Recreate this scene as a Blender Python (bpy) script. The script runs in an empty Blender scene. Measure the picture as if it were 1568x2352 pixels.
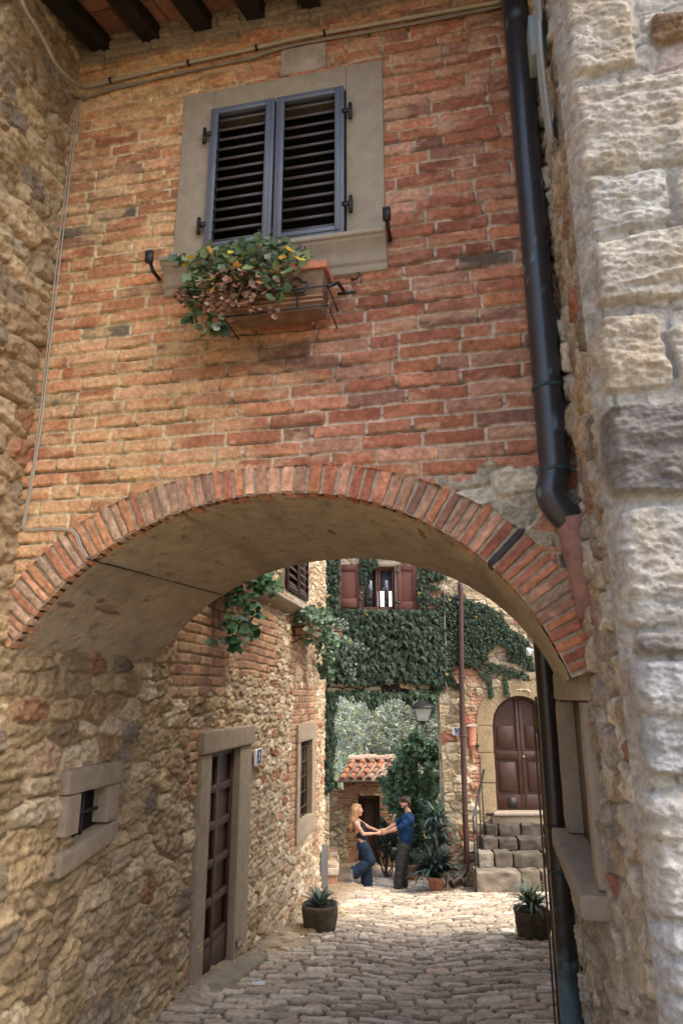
import bpy, math, random
import numpy as np
from mathutils import Vector
random.seed(7)
RS = np.random.RandomState(11)
SC = bpy.context.scene
COL = SC.collection

# ------------------------------------------------------------------ camera model (24 mm lens, pitched up 15 degrees)
FPX = 1565.0
PITCH = math.atan(424 / 1565.0)
CP, SP = math.cos(PITCH), math.sin(PITCH)

def ray(x, y):
    u = (x - 784) / FPX; v = (1176 - y) / FPX
    return (u, CP - v * SP, SP + v * CP)

def onY(x, y, Y):
    r = ray(x, y); t = Y / r[1]
    return np.array([r[0] * t, Y, r[2] * t])

def gz(Y):
    """street height at distance Y (the street runs downhill away from the viewer)"""
    Y = np.asarray(Y, float)
    a = -1.31 - .158 * Y
    b = -1.31 - .158 * 15.6 - .10 * (Y - 15.6)
    return np.where(Y < 15.6, a, b)

def ongr(x, y, ytry=9.):
    r = ray(x, y); Y = ytry
    for _ in range(40):
        z = float(gz(Y)); Y = z / (r[2] / r[1])
    return np.array([r[0] / r[1] * Y, Y, float(gz(Y))])

class Plane:
    def __init__(s, p0, d, flip=1):
        d = np.array(d, float); d /= np.hypot(*d)
        s.p0 = np.array([p0[0], p0[1]]); s.d = d
        s.n = np.array([d[1], -d[0]]) * flip
    def hit(s, x, y, off=0.):
        r = ray(x, y); p = s.p0 + s.n * off
        t = (p @ s.n) / (r[0] * s.n[0] + r[1] * s.n[1])
        q = np.array([t * r[0], t * r[1]])
        return float((q - s.p0) @ s.d), t * r[2]
    def pt(s, S, Z, off=0.):
        S = np.asarray(S, float); Z = np.asarray(Z, float); off = np.asarray(off, float)
        S, Z, off = np.broadcast_arrays(S, Z, off)
        return np.stack([s.p0[0] + s.d[0] * S + s.n[0] * off, s.p0[1] + s.d[1] * S + s.n[1] * off, Z], -1)

PF = Plane((0, 3.12), (.979, -.2045))            # brick facade with the arch
PL = Plane((-2.228, 0), (.164, 1))               # long stone wall on the left
PR = Plane((.40, 0), (.218, 1), -1)              # right wall, near part
PR2 = Plane((.138, 0), (.276, 1), -1)            # right wall beyond the arch and the side window
PN = Plane((.853, 2.08), (.979, -.2045))         # near corner stones, facing the viewer
PG = Plane((0, 15.2), (1, 0))                    # ivy house
PB = Plane((0, 18.6), (1, .03))                  # garden wall with gate

# ------------------------------------------------------------------ noise
def _h(ix, iy, iz, seed):
    n = (ix.astype(np.int64) * 374761393 + iy.astype(np.int64) * 668265263 + iz.astype(np.int64) * 2147483647 + seed * 974634777) & 0xffffffff
    n = ((n ^ (n >> 13)) * 1274126177) & 0xffffffff
    n = ((n ^ (n >> 16)) * 2246822519) & 0xffffffff
    return ((n ^ (n >> 15)) & 0xffffff) / float(0xffffff)

def vn2(x, y, seed=0):
    ix = np.floor(x); iy = np.floor(y); fx = x - ix; fy = y - iy
    fx = fx * fx * (3 - 2 * fx); fy = fy * fy * (3 - 2 * fy); o = np.zeros_like(ix)
    a = _h(ix, iy, o, seed); b = _h(ix + 1, iy, o, seed); c = _h(ix, iy + 1, o, seed); d = _h(ix + 1, iy + 1, o, seed)
    return (a + (b - a) * fx) * (1 - fy) + (c + (d - c) * fx) * fy

def fbm2(x, y, seed=0, oc=4):
    x = np.asarray(x, float); y = np.asarray(y, float); x, y = np.broadcast_arrays(x, y)
    s = 0; a = .5; t = 0
    for k in range(oc):
        s = s + a * vn2(x * 2 ** k + 13.7 * k, y * 2 ** k - 7.1 * k, seed + k); t += a; a *= .5
    return s / t

def vn3(x, y, z, seed=0):
    x, y, z = np.broadcast_arrays(np.asarray(x, float), np.asarray(y, float), np.asarray(z, float))
    ix = np.floor(x); iy = np.floor(y); iz = np.floor(z); fx = x - ix; fy = y - iy; fz = z - iz
    fx = fx * fx * (3 - 2 * fx); fy = fy * fy * (3 - 2 * fy); fz = fz * fz * (3 - 2 * fz)
    r = 0
    for dz, wz in ((0, 1 - fz), (1, fz)):
        for dy, wy in ((0, 1 - fy), (1, fy)):
            for dx, wx in ((0, 1 - fx), (1, fx)):
                r = r + _h(ix + dx, iy + dy, iz + dz, seed) * wx * wy * wz
    return r

def fbm3(p, sc, seed=0, oc=3):
    s = 0; a = .5; t = 0
    for k in range(oc):
        q = p * sc * 2 ** k + 3.3 * k
        s = s + a * vn3(q[..., 0], q[..., 1], q[..., 2], seed + k); t += a; a *= .5
    return s / t

def sst(a, b, x):
    t = np.clip((x - a) / (b - a), 0, 1); return t * t * (3 - 2 * t)

def mix(a, b, t):
    return a + (b - a) * t[..., None]

# ------------------------------------------------------------------ materials
MATS = {}
def mat(name, col=None, rough=.9, bump=0., bscale=60., var=.25, vscale=25., metal=0., trans=0., spec=.3, bdist=.01, coat=0.):
    """procedural surface: own colour (attribute Col when col is None) broken up by noise, plus a fine noise bump"""
    if name in MATS: return MATS[name]
    m = bpy.data.materials.new(name); m.use_nodes = True; N = m.node_tree.nodes; K = m.node_tree.links
    b = N['Principled BSDF']; b.inputs['Roughness'].default_value = rough; b.inputs['Metallic'].default_value = metal
    b.inputs['Specular IOR Level'].default_value = spec
    if coat: b.inputs['Coat Weight'].default_value = coat
    if col is None:
        a = N.new('ShaderNodeAttribute'); a.attribute_name = 'Col'; src = a.outputs['Color']
    else:
        a = N.new('ShaderNodeRGB'); a.outputs[0].default_value = (*col, 1); src = a.outputs[0]
    tc = N.new('ShaderNodeTexCoord')
    n1 = N.new('ShaderNodeTexNoise'); n1.inputs['Scale'].default_value = vscale; n1.inputs['Detail'].default_value = 6; n1.inputs['Roughness'].default_value = .65
    K.new(tc.outputs['Object'], n1.inputs['Vector'])
    mr = N.new('ShaderNodeMapRange'); mr.inputs['From Min'].default_value = .3; mr.inputs['From Max'].default_value = .7
    mr.inputs['To Min'].default_value = 1 - var; mr.inputs['To Max'].default_value = 1 + var
    K.new(n1.outputs['Fac'], mr.inputs['Value'])
    mm = N.new('ShaderNodeVectorMath'); mm.operation = 'SCALE'; K.new(src, mm.inputs[0]); K.new(mr.outputs[0], mm.inputs['Scale'])
    K.new(mm.outputs[0], b.inputs['Base Color'])
    if bump:
        n2 = N.new('ShaderNodeTexNoise'); n2.inputs['Scale'].default_value = bscale; n2.inputs['Detail'].default_value = 8; n2.inputs['Roughness'].default_value = .7
        K.new(tc.outputs['Object'], n2.inputs['Vector'])
        bp = N.new('ShaderNodeBump'); bp.inputs['Strength'].default_value = bump; bp.inputs['Distance'].default_value = bdist
        K.new(n2.outputs['Fac'], bp.inputs['Height']); K.new(bp.outputs[0], b.inputs['Normal'])
    if trans:
        t = N.new('ShaderNodeBsdfTranslucent'); K.new(mm.outputs[0], t.inputs['Color'])
        mx = N.new('ShaderNodeMixShader'); mx.inputs[0].default_value = trans
        out = N['Material Output']; K.new(b.outputs[0], mx.inputs[1]); K.new(t.outputs[0], mx.inputs[2]); K.new(mx.outputs[0], out.inputs['Surface'])
    MATS[name] = m
    return m

M_masonry = mat('masonry', None, .93, .9, 75, .34, 38, bdist=.014)
M_cobble = mat('cobble_stone', None, .6, .8, 60, .28, 30, spec=.4, bdist=.012)
M_plaster = mat('vault_plaster', None, .95, .7, 35, .16, 9, bdist=.02)
M_serena = mat('grey_sandstone', (.36, .30, .225), .92, .4, 120, .14, 12)
M_serena_w = mat('warm_sandstone', (.34, .27, .185), .92, .6, 70, .2, 10)
M_shut = mat('blue_grey_paint', (.135, .155, .195), .42, .1, 30, .12, 8, spec=.5)
M_slat = mat('brown_black_paint', (.085, .072, .075), .4, .1, 30, .2, 10, spec=.5)
M_iron = mat('black_iron', (.02, .018, .017), .5, .3, 60, .3, 20, spec=.5)
M_pipe = mat('painted_copper_pipe', (.030, .030, .036), .33, .12, 14, .25, 4, spec=.6, coat=.15)
M_pipe_b = mat('brown_painted_pipe', (.075, .034, .026), .5, .12, 14, .25, 4, spec=.5)
M_terra = mat('terracotta', None, .88, .5, 60, .35, 14)
M_leaf = mat('green_leaf', None, .5, 0, 10, .15, 8, trans=.25, spec=.4)
M_leaf_g = mat('glossy_leaf', None, .42, 0, 10, .12, 8, trans=.15, spec=.4)
M_ivy = mat('ivy_leaf', None, .6, 0, 10, .2, 8, trans=.06, spec=.25)
M_bark = mat('bark', (.11, .08, .055), .95, .7, 30, .3, 10)
M_wood_d = mat('dark_brown_wood', (.062, .026, .016), .5, .25, 25, .25, 6, spec=.4)
M_wood_o = mat('old_brown_wood', (.085, .045, .028), .8, .5, 30, .35, 8)
M_red_sh = mat('red_brown_paint', (.15, .058, .042), .7, .2, 30, .18, 9)
M_beam = mat('blackened_timber', (.022, .016, .012), .9, .5, 30, .4, 8)
M_white = mat('white_enamel', (.74, .75, .78), .3, 0, 10, .04, 6, spec=.5)
M_navy = mat('navy_enamel', (.03, .04, .09), .35, 0, 10, .05, 6)
M_cable = mat('pale_cable', (.42, .36, .27), .6, .1, 40, .12, 10)
M_cable_g = mat('grey_cable', (.30, .31, .31), .55, .1, 40, .12, 10)
M_dark = mat('dark_interior', (.012, .011, .01), .9, 0, 10, .1, 5)
M_soil = mat('soil', (.05, .035, .022), 1, .8, 60, .4, 30)
M_skin = mat('skin', (.50, .27, .17), .55, .1, 60, .06, 12, spec=.35)
M_hairb = mat('blonde_hair', (.36, .20, .085), .5, .5, 60, .3, 40, spec=.4)
M_haird = mat('dark_brown_hair', (.035, .018, .010), .5, .5, 60, .35, 40, spec=.4)
M_blue = mat('blue_knit', (.006, .036, .100), .85, .8, 170, .25, 60)
M_denim = mat('indigo_denim', (.010, .022, .042), .85, .5, 140, .28, 18)
M_blackc = mat('black_cloth', (.012, .012, .014), .8, .4, 80, .2, 20)
M_greyc = mat('washed_black_denim', (.052, .045, .038), .85, .5, 120, .35, 9)
M_shoew = mat('pale_canvas', (.62, .56, .48), .7, .2, 60, .1, 20)
M_leather = mat('black_leather', (.014, .01, .009), .3, .2, 60, .2, 20)
M_glasspale = mat('frosted_pane', (.30, .33, .31), .25, 0, 10, .2, 6, spec=.6)

def glass_mat(name, col, rough=.05):
    m = bpy.data.materials.new(name); m.use_nodes = True; b = m.node_tree.nodes['Principled BSDF']
    b.inputs['Base Color'].default_value = (*col, 1); b.inputs['Roughness'].default_value = rough
    b.inputs['Specular IOR Level'].default_value = 1.0; b.inputs['Coat Weight'].default_value = 1
    return m
M_glass = glass_mat('window_glass', (.05, .052, .055))

# ------------------------------------------------------------------ mesh collector
class MB:
    def __init__(s): s.v = []; s.f = []; s.c = []; s.n = 0
    def add(s, v, faces, col=(1, 1, 1)):
        v = np.asarray(v, float).reshape(-1, 3); col = np.asarray(col, float)
        if col.ndim == 1: col = np.broadcast_to(col, (len(v), 3))
        s.v.append(v); s.c.append(col)
        if isinstance(faces, np.ndarray): faces = [faces]
        for f in faces: s.f.append(np.asarray(f, np.int64).reshape(-1, np.asarray(f).shape[-1]) + s.n)
        s.n += len(v); return s
    def box(s, c, size, col=(1, 1, 1), ax=None):
        c = np.asarray(c, float); h = np.asarray(size, float) / 2
        sg = np.array([[x, y, z] for x in (-1, 1) for y in (-1, 1) for z in (-1, 1)], float) * h
        if ax is not None: sg = sg @ np.asarray(ax, float)
        f = np.array([[0, 1, 3, 2], [4, 6, 7, 5], [0, 4, 5, 1], [2, 3, 7, 6], [0, 2, 6, 4], [1, 5, 7, 3]])
        return s.add(c + sg, f, col)
    def pbox(s, P, s0, s1, z0, z1, o0, o1, col=(1, 1, 1)):
        """box in the frame of a wall plane"""
        c8 = [P.pt(S, Z, O) for S in (s0, s1) for O in (o0, o1) for Z in (z0, z1)]
        f = np.array([[0, 1, 3, 2], [4, 6, 7, 5], [0, 4, 5, 1], [2, 3, 7, 6], [0, 2, 6, 4], [1, 5, 7, 3]])
        return s.add(np.array(c8), f, col)
    def tube(s, pts, r, n=10, col=(1, 1, 1), cap=True):
        pts = np.asarray(pts, float); m = len(pts); r = np.broadcast_to(np.asarray(r, float), (m,))
        tan = np.gradient(pts, axis=0); tan /= np.linalg.norm(tan, axis=1)[:, None] + 1e-12
        up = np.array([0, 0, 1.]) if abs(tan[0][2]) < .9 else np.array([1., 0, 0])
        a = np.cross(tan[0], up); a /= np.linalg.norm(a); V = []
        for i in range(m):
            a = a - tan[i] * (a @ tan[i]); a /= np.linalg.norm(a) + 1e-12; b = np.cross(tan[i], a)
            th = np.arange(n) * 2 * math.pi / n
            V.append(pts[i] + r[i] * (np.cos(th)[:, None] * a + np.sin(th)[:, None] * b))
        V = np.concatenate(V); i = np.arange(m - 1)[:, None] * n; j = np.arange(n)[None, :]
        q = np.stack([i + j, i + (j + 1) % n, i + n + (j + 1) % n, i + n + j], -1).reshape(-1, 4)
        fs = [q]
        if cap: fs += [np.arange(n)[::-1][None, :], (np.arange(n) + (m - 1) * n)[None, :]]
        return s.add(V, fs, col)
    def lathe(s, c, prof, n=24, col=(1, 1, 1), wob=0.):
        """prof: list of (radius, height) about the vertical axis through c"""
        c = np.asarray(c, float); th = np.arange(n) * 2 * math.pi / n; V = []
        for k, (r, h) in enumerate(prof):
            rr = r * (1 + wob * (fbm2(np.cos(th) * 1.5 + 5, np.sin(th) * 1.5 + h * 3, 5) - .5))
            V.append(np.stack([c[0] + rr * np.cos(th), c[1] + rr * np.sin(th), np.full(n, c[2] + h)], -1))
        V = np.concatenate(V); m = len(prof); i = np.arange(m - 1)[:, None] * n; j = np.arange(n)[None, :]
        q = np.stack([i + j, i + (j + 1) % n, i + n + (j + 1) % n, i + n + j], -1).reshape(-1, 4)
        return s.add(V, [q, np.arange(n)[::-1][None, :], (np.arange(n) + (m - 1) * n)[None, :]], col)
    def block(s, c8, r=.01, amp=.006, n=7, col=(1, 1, 1), seed=0, nsc=9., var=.0):
        """rough-hewn stone between eight corners: order (a,b,c) with a slowest; rounded edges, noise displaced"""
        c8 = np.asarray(c8, float).reshape(2, 2, 2, 3)
        L = [np.linalg.norm(c8[1, 0, 0] - c8[0, 0, 0]), np.linalg.norm(c8[0, 1, 0] - c8[0, 0, 0]), np.linalg.norm(c8[0, 0, 1] - c8[0, 0, 0])]
        g = np.linspace(0, 1, n + 1); fs = []; uv = []; base = 0
        for ax in range(3):
            for side in (0, 1):
                A, B = np.meshgrid(g, g, indexing='ij'); q = np.zeros((n + 1, n + 1, 3)); o = [k for k in range(3) if k != ax]
                q[..., ax] = side; q[..., o[0]] = A; q[..., o[1]] = B; uv.append(q.reshape(-1, 3))
                i = np.arange(n)[:, None] * (n + 1); j = np.arange(n)[None, :]
                f = np.stack([i + j, i + j + 1, i + n + 2 + j, i + n + 1 + j], -1).reshape(-1, 4)
                if (side == 1) ^ (ax == 1): f = f[:, ::-1]
                fs.append(f + base); base += (n + 1) ** 2
        uv = np.concatenate(uv); Lr = np.array(L)
        p = uv * Lr; rr = min(r, .45 * Lr.min()); inn = np.clip(p, rr, Lr - rr); d = p - inn; nn = np.linalg.norm(d, axis=1)[:, None]
        p = inn + d / np.maximum(nn, 1e-9) * np.minimum(nn, rr) ; t = p / Lr
        a, b, c = t[:, 0:1], t[:, 1:2], t[:, 2:3]
        w = 0
        for i in (0, 1):
            for j in (0, 1):
                for k in (0, 1):
                    w = w + c8[i, j, k] * (a if i else 1 - a) * (b if j else 1 - b) * (c if k else 1 - c)
        dv = np.stack([fbm3(w, nsc, seed + 31 * k, 3) - .5 for k in range(3)], -1) * 2 * amp
        cc = np.asarray(col, float) * np.ones((len(w), 1))
        if var: cc = cc * (1 + var * (fbm3(w, nsc * 1.7, seed + 5, 3)[:, None] - .5) * 2)
        return s.add(w + dv, fs, cc)
    def pblock(s, P, s0, s1, z0, z1, o0, o1, **k):
        c8 = [P.pt(S, Z, O) for S in (s0, s1) for O in (o0, o1) for Z in (z0, z1)]
        return s.block(c8, **k)
    def build(s, name, m, parent=None, smooth=False, label=None):
        V = np.concatenate(s.v); C = np.concatenate(s.c)
        me = bpy.data.meshes.new(name); me.vertices.add(len(V))
        loops = np.concatenate([f.ravel() for f in s.f]); tot = np.concatenate([np.full(len(f), f.shape[1]) for f in s.f])
        me.loops.add(len(loops)); me.loops.foreach_set('vertex_index', loops.astype(np.int32))
        me.polygons.add(len(tot)); st = np.concatenate([[0], np.cumsum(tot)[:-1]])
        me.polygons.foreach_set('loop_start', st.astype(np.int32)); me.polygons.foreach_set('loop_total', tot.astype(np.int32))
        off = np.array(parent['_at']) if parent is not None and '_at' in parent.keys() else np.zeros(3)
        me.vertices.foreach_set('co', (V - off).astype(np.float32).ravel())
        if smooth: me.polygons.foreach_set('use_smooth', np.ones(len(tot), bool))
        at = me.color_attributes.new('Col', 'FLOAT_COLOR', 'POINT')
        at.data.foreach_set('color', np.concatenate([C, np.ones((len(C), 1))], 1).astype(np.float32).ravel())
        me.update(calc_edges=True); me.validate()
        o = bpy.data.objects.new(name, me); COL.objects.link(o); me.materials.append(m)
        if parent is not None: o.parent = parent; o['_at'] = list(off)
        if label: o['label'] = label
        return o

def thing(name, label, cat, loc=(0, 0, 0), group=None):
    o = bpy.data.objects.new(name, None); COL.objects.link(o); o.location = [float(c) for c in loc]
    o.empty_display_size = .1; o['_at'] = [float(c) for c in loc]
    o['label'] = label; o['category'] = cat
    if group: o['group'] = group
    return o
def tag(o, label, cat, group=None):
    o['label'] = label; o['category'] = cat
    if group: o['group'] = group
    return o
def struct(o, kind='structure'):
    o['kind'] = kind; return o

# ------------------------------------------------------------------ relief walls: real displaced masonry
def relief(P, s, z, fn, keep=None, edge=None):
    s = np.asarray(s); z = np.asarray(z); S, Z = np.meshgrid(s, z, indexing='ij')
    h, c = fn(S, Z); V = P.pt(S, Z, h)
    n, m = S.shape; i = np.arange(n - 1)[:, None] * m; j = np.arange(m - 1)[None, :]
    q = np.stack([i + j, i + m + j, i + m + j + 1, i + j + 1], -1)
    if P.n @ np.array([P.d[1], -P.d[0]]) < 0: q = q[..., ::-1]
    if keep is not None:
        Sc = (S[:-1, :-1] + S[1:, 1:]) / 2; Zc = (Z[:-1, :-1] + Z[1:, 1:]) / 2; q = q[keep(Sc, Zc)]
    q = q.reshape(-1, 4); V = V.reshape(-1, 3); c = c.reshape(-1, 3)
    used = np.unique(q); mp = np.zeros(len(V), np.int64); mp[used] = np.arange(len(used))
    mb = MB(); mb.add(V[used], mp[q], c[used]); return mb

def rng(a, b, d0, d1=None):
    """coordinates from a to b with spacing growing from d0 to d1"""
    d1 = d1 or d0; out = [a]; x = a
    while x < b:
        x += d0 + (d1 - d0) * (x - a) / (b - a); out.append(min(x, b))
    return np.array(out)

def pick(pal, wts, r):
    pal = np.asarray(pal, float); w = np.cumsum(wts) / np.sum(wts)
    return pal[np.clip(np.searchsorted(w, r), 0, len(pal) - 1)]

BRICKS = [(.46, .170, .100), (.53, .225, .135), (.38, .138, .085), (.58, .30, .20), (.52, .21, .110), (.31, .15, .11), (.14, .11, .095)]
BW = [4, 5, 3, 3.4, 4, 2.0, .35]
def bricks(S, Z, seed=1, ch=.0765, ln=.297, pale=None, mort=(.62, .49, .37), sag=.02, dep=.014, pal=BRICKS, wts=BW):
    wz = Z + sag * (fbm2(S * .9, Z * .5, seed, 2) - .5) + .011 * (fbm2(S * 6, Z * 5, seed + 9, 2) - .5)
    ws = S + .012 * (fbm2(S * 8, Z * 8, seed + 3, 2) - .5)
    row = np.floor(wz / ch).astype(int); fz = wz / ch - row
    r0 = row.min(); nr = row.max() - r0 + 1; rs = np.random.RandomState(seed)
    smin = S.min() - .5; rowsE = []
    idx = np.zeros(S.shape, int); dl = np.zeros(S.shape); wd = np.ones(S.shape)
    for k in range(nr):
        e = [smin - rs.rand() * ln]
        while e[-1] < S.max() + .5:
            e.append(e[-1] + ln * rs.choice([1, 1, 1, 1, .5, .75, 1.04, .92]))
        e = np.array(e); mk = row == k + r0
        x = ws[mk]; i = np.searchsorted(e, x) - 1; i = np.clip(i, 0, len(e) - 2)
        idx[mk] = i; dl[mk] = np.minimum(x - e[i], e[i + 1] - x)
    one = np.zeros_like(row); H = lambda q: _h(idx, row, one + q, seed + 50)
    dz = np.minimum(fz, 1 - fz) * ch
    d = np.minimum(dl, dz) + .007 * (fbm2(S * 50, Z * 50, seed + 4, 4) - .5)
    jw = .0055 + .003 * H(1)
    m = sst(jw - .003, jw + .003, d)
    chip = fbm2(S * 30, Z * 30, seed + 6, 3)
    h = m * (dep * (.55 + .9 * H(2)) + .004 * (chip - .5) * 2) + (H(3) - .5) * .004 * m + .004 * (fbm2(S * 60, Z * 60, seed + 7, 3) - .5)
    # open bed joints under some bricks
    gap = (1 - m) * sst(.50, .60, fbm2(S * 6, Z * 24, seed + 8, 3)) * (fz < .4)
    h = h - .013 * gap
    c = pick(pal, wts, H(4)) * (.82 + .36 * H(5))[..., None]
    c = c * (1 + .6 * (fbm2(S * 22, Z * 26, seed + 11, 4) - .5))[..., None]
    c = c * (1 - .22 * sst(.52, .7, fbm2(S * 2.2, Z * 1.6, seed + 21, 4)))[..., None]
    mo = np.array(mort) * (1 + .3 * (fbm2(S * 30, Z * 30, seed + 12, 3) - .5))[..., None]
    pl = .25 if pale is None else pale(S, Z)
    sm = sst(.60 - .30 * pl, .80 - .2 * pl, fbm2(S * 9, Z * 22, seed + 13, 4) + .22 * (H(6) - .5))
    c = mix(c, mo * np.array([1.05, .84, .70]), np.clip(sm * .62, 0, 1))
    c = mix(c, np.array([.66, .40, .25]) * np.ones_like(c), pl * .45 * H(8))
    c = mix(mo, c, m) * (1 - .5 * gap)[..., None]  # open joints also darkened in colour, painting shadow lines under the bricks
    return h, c

WARM = [(.45, .325, .175), (.54, .40, .235), (.33, .23, .13), (.40, .29, .165), (.62, .49, .32), (.26, .20, .14), (.37, .19, .10)]
WW = [4, 4, 2.4, 3, 2.6, 1.6, .7]
def rubble(S, Z, seed=1, a=.24, b=.12, pal=WARM, wts=WW, mort=(.42, .31, .175), dep=.04, rough=.012, jw=.07, p=2.6, tilt=1.):
    S0, Z0 = S, Z
    S = S + .05 * (fbm2(S0 * 5, Z0 * 5, seed + 1, 3) - .5); Z = Z + .045 * (fbm2(S0 * 4, Z0 * 5, seed + 2, 3) - .5) + .05 * (fbm2(S0 * .7, Z0 * .7, seed + 21, 2) - .5)
    u = S / a; v = Z / b; iv = np.floor(v)
    F1 = np.full(S.shape, 9.); F2 = np.full(S.shape, 9.); bi = np.zeros(S.shape); bj = np.zeros(S.shape); bx = np.zeros(S.shape); bz = np.zeros(S.shape); o = np.zeros(S.shape)
    for dj in (-1, 0, 1):
        jj = iv + dj; sh = _h(jj, o, o + 7, seed); uu = u + sh; iu = np.floor(uu)
        for di in (-1, 0, 1):
            ii = iu + di
            cx = ii + .5 + .62 * (_h(ii, jj, o + 1, seed) - .5); cz = jj + .5 + .55 * (_h(ii, jj, o + 2, seed) - .5)
            sx = .72 + .6 * _h(ii, jj, o + 3, seed); sz = .75 + .6 * _h(ii, jj, o + 4, seed)
            dx = (uu - cx) / sx; dz = (v - cz) / sz
            d = (np.abs(dx) ** p + np.abs(dz) ** p) ** (1 / p)
            nr = d < F1; F2 = np.where(nr, F1, np.minimum(F2, d)); F1 = np.where(nr, d, F1)
            bi = np.where(nr, ii, bi); bj = np.where(nr, jj, bj); bx = np.where(nr, dx, bx); bz = np.where(nr, dz, bz)
    E = F2 - F1 + .07 * (fbm2(S0 * 26, Z0 * 26, seed + 3, 3) - .5)
    H = lambda q: _h(bi, bj, o + q, seed + 60)
    jv = jw * (.5 + 1.6 * H(9))
    m = sst(jv * .35, jv * .35 + .13, E)
    rid = 1 - np.abs(2 * fbm2(S0 * 11 + bi * 3.1, Z0 * 17 + bj * 1.7, seed + 4, 4) - 1)
    slab = 1 - np.abs(2 * fbm2(S0 * 5 + bi * 2.3, Z0 * 21 + .35 * S0 * 20 * (H(8) - .5) + bj * 4.1, seed + 14, 4) - 1)
    h = m * (dep * (.15 + 1.0 * H(1) ** 1.3) + tilt * dep * .8 * ((H(2) - .5) * bx + (H(3) - .5) * bz) * 2 - dep * .12 * F1 ** 2) \
        + rough * (.5 + m) * (rid - .6) * 1.6 + rough * m * (slab - .6) * 1.7 + rough * .9 * (fbm2(S0 * 55, Z0 * 55, seed + 5, 3) - .5) \
        + rough * .5 * m * (fbm2(S0 * 32, Z0 * 70, seed + 16, 3) - .5) * 2 - dep * .32 * np.exp(-((E - jv * .35) / .06) ** 2) * sst(.42, .56, fbm2(S0 * 6, Z0 * 8, seed + 17, 3)) \
        + dep * .5 * sst(.5, .7, fbm2(S0 * 4, Z0 * 6, seed + 15, 3)) * (1 - m)
    c = pick(pal, wts, H(4)) * (.75 + .5 * H(5))[..., None]
    c = c * (1 + .55 * (fbm2(S0 * 13 + bi, Z0 * 19 + bj, seed + 6, 4) - .5) * 2 * .6)[..., None]
    mo = np.array(mort) * (1 + .35 * (fbm2(S0 * 22, Z0 * 22, seed + 7, 3) - .5))[..., None]
    c = mix(mo, c, sst(.15, .7, m) * np.clip(.65 + .5 * H(7), 0, 1))
    lime = sst(.6, .72, fbm2(S0 * 5, Z0 * 7, seed + 8, 4))
    c = mix(c, np.array([.55, .45, .31]) * np.ones_like(c), lime * .35)
    return h, c

def inrect(S, Z, s0, s1, z0, z1): return (S > s0) & (S < s1) & (Z > z0) & (Z < z1)
def nrect(S, Z, s0, s1, z0, z1, w=.08, seed=3):
    """ragged-edged patch mask"""
    n = w * 2 * (fbm2(S * 7, Z * 7, seed, 3) - .5) * 2
    d = np.minimum(np.minimum(S - s0, s1 - S), np.minimum(Z - z0, z1 - Z)) + n
    return sst(-.015, .015, d)
def blend2(A, B, m): return A[0] * (1 - m) + B[0] * m, mix(A[1], B[1], m)

# ================================================================== STREET
def cobble(X, Y):
    """rows of long split stones across the street"""
    wy = Y + .16 * (fbm2(X * 1.3, Y * 1.3, 71, 2) - .5) + .05 * (fbm2(X * 5, Y * 5, 72, 3) - .5) + .06 * np.sin(X * 1.1)
    ch = .118; row = np.floor(wy / ch); o = np.zeros_like(row)
    # uneven row depth
    fz = wy / ch - row; k = .62 * (_h(row, o, o, 73) - .5); k1 = .62 * (_h(row + 1, o, o, 73) - .5)
    up = fz > 1 + k1; row = np.where(up, row + 1, row); dn = fz < k; row = np.where(dn & ~up, row - 1, row)
    lo = (row + .62 * (_h(row, o, o, 73) - .5)) * ch; hi = (row + 1 + .62 * (_h(row + 1, o, o, 73) - .5)) * ch
    dy = np.minimum(wy - lo, hi - wy)
    ln = .15 + .22 * _h(row, o, o + 3, 74)
    wx = X + .03 * (fbm2(X * 6 + 9, Y * 6, 75, 3) - .5)
    u = wx / ln + _h(row, o, o + 4, 76) * 7; iu = np.floor(u)
    e0 = iu + .5 * (_h(iu, row, o, 77) - .5); e1 = iu + 1 + .5 * (_h(iu + 1, row, o, 77) - .5)
    gt = u > e1; iu = np.where(gt, iu + 1, iu); lt = u < e0; iu = np.where(lt & ~gt, iu - 1, iu)
    e0 = iu + .5 * (_h(iu, row, o, 77) - .5); e1 = iu + 1 + .5 * (_h(iu + 1, row, o, 77) - .5)
    dx = np.minimum(u - e0, e1 - u) * ln
    r = .03; dd = np.where((dx < r) & (dy < r), r - np.hypot(r - dx, r - dy), np.minimum(dx, dy)) + .008 * (fbm2(X * 30, Y * 30, 78, 3) - .5)
    m = sst(.001, .017, dd); H = lambda q: _h(iu, row, o + q, 80)
    tilt = ((u - e0) / np.maximum(e1 - e0, .1) - .5) * (H(1) - .5) * .02 + ((wy - lo) / np.maximum(hi - lo, .02) - .5) * (H(2) - .5) * .035
    h = m * (.026 + .026 * (H(3) - .3)) + m * tilt - .006 * (1 - sst(0, .03, dd)) * m + .011 * m * (fbm2(X * 18, Y * 24, 81, 4) - .5) * 2 + .006 * (fbm2(X * 40, Y * 40, 82, 3) - .5)
    pal = [(.54, .45, .32), (.46, .375, .265), (.62, .525, .385), (.36, .285, .205), (.52, .39, .27), (.70, .61, .47)]
    c = pick(pal, [4, 4, 3, 2, 2, .7], H(4)) * (.8 + .4 * H(5))[..., None]
    c = c * (1 + .6 * (fbm2(X * 11, Y * 15, 83, 4) - .5))[..., None]
    soil = np.array([.075, .06, .038]) * (1 + .5 * (fbm2(X * 20, Y * 20, 84, 3) - .5))[..., None]
    moss = sst(.52, .62, fbm2(X * 2.2, Y * 2.2, 85, 3))
    soil = mix(soil, np.array([.06, .072, .025]) * np.ones_like(soil), moss * .8)
    c = mix(soil, c, sst(.25, .8, m))
    dust = sst(.5, .75, fbm2(X * 1.4, Y * 3, 86, 4)) * .35
    return h, mix(c, np.array([.40, .33, .24]) * np.ones_like(c), dust)

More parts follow.
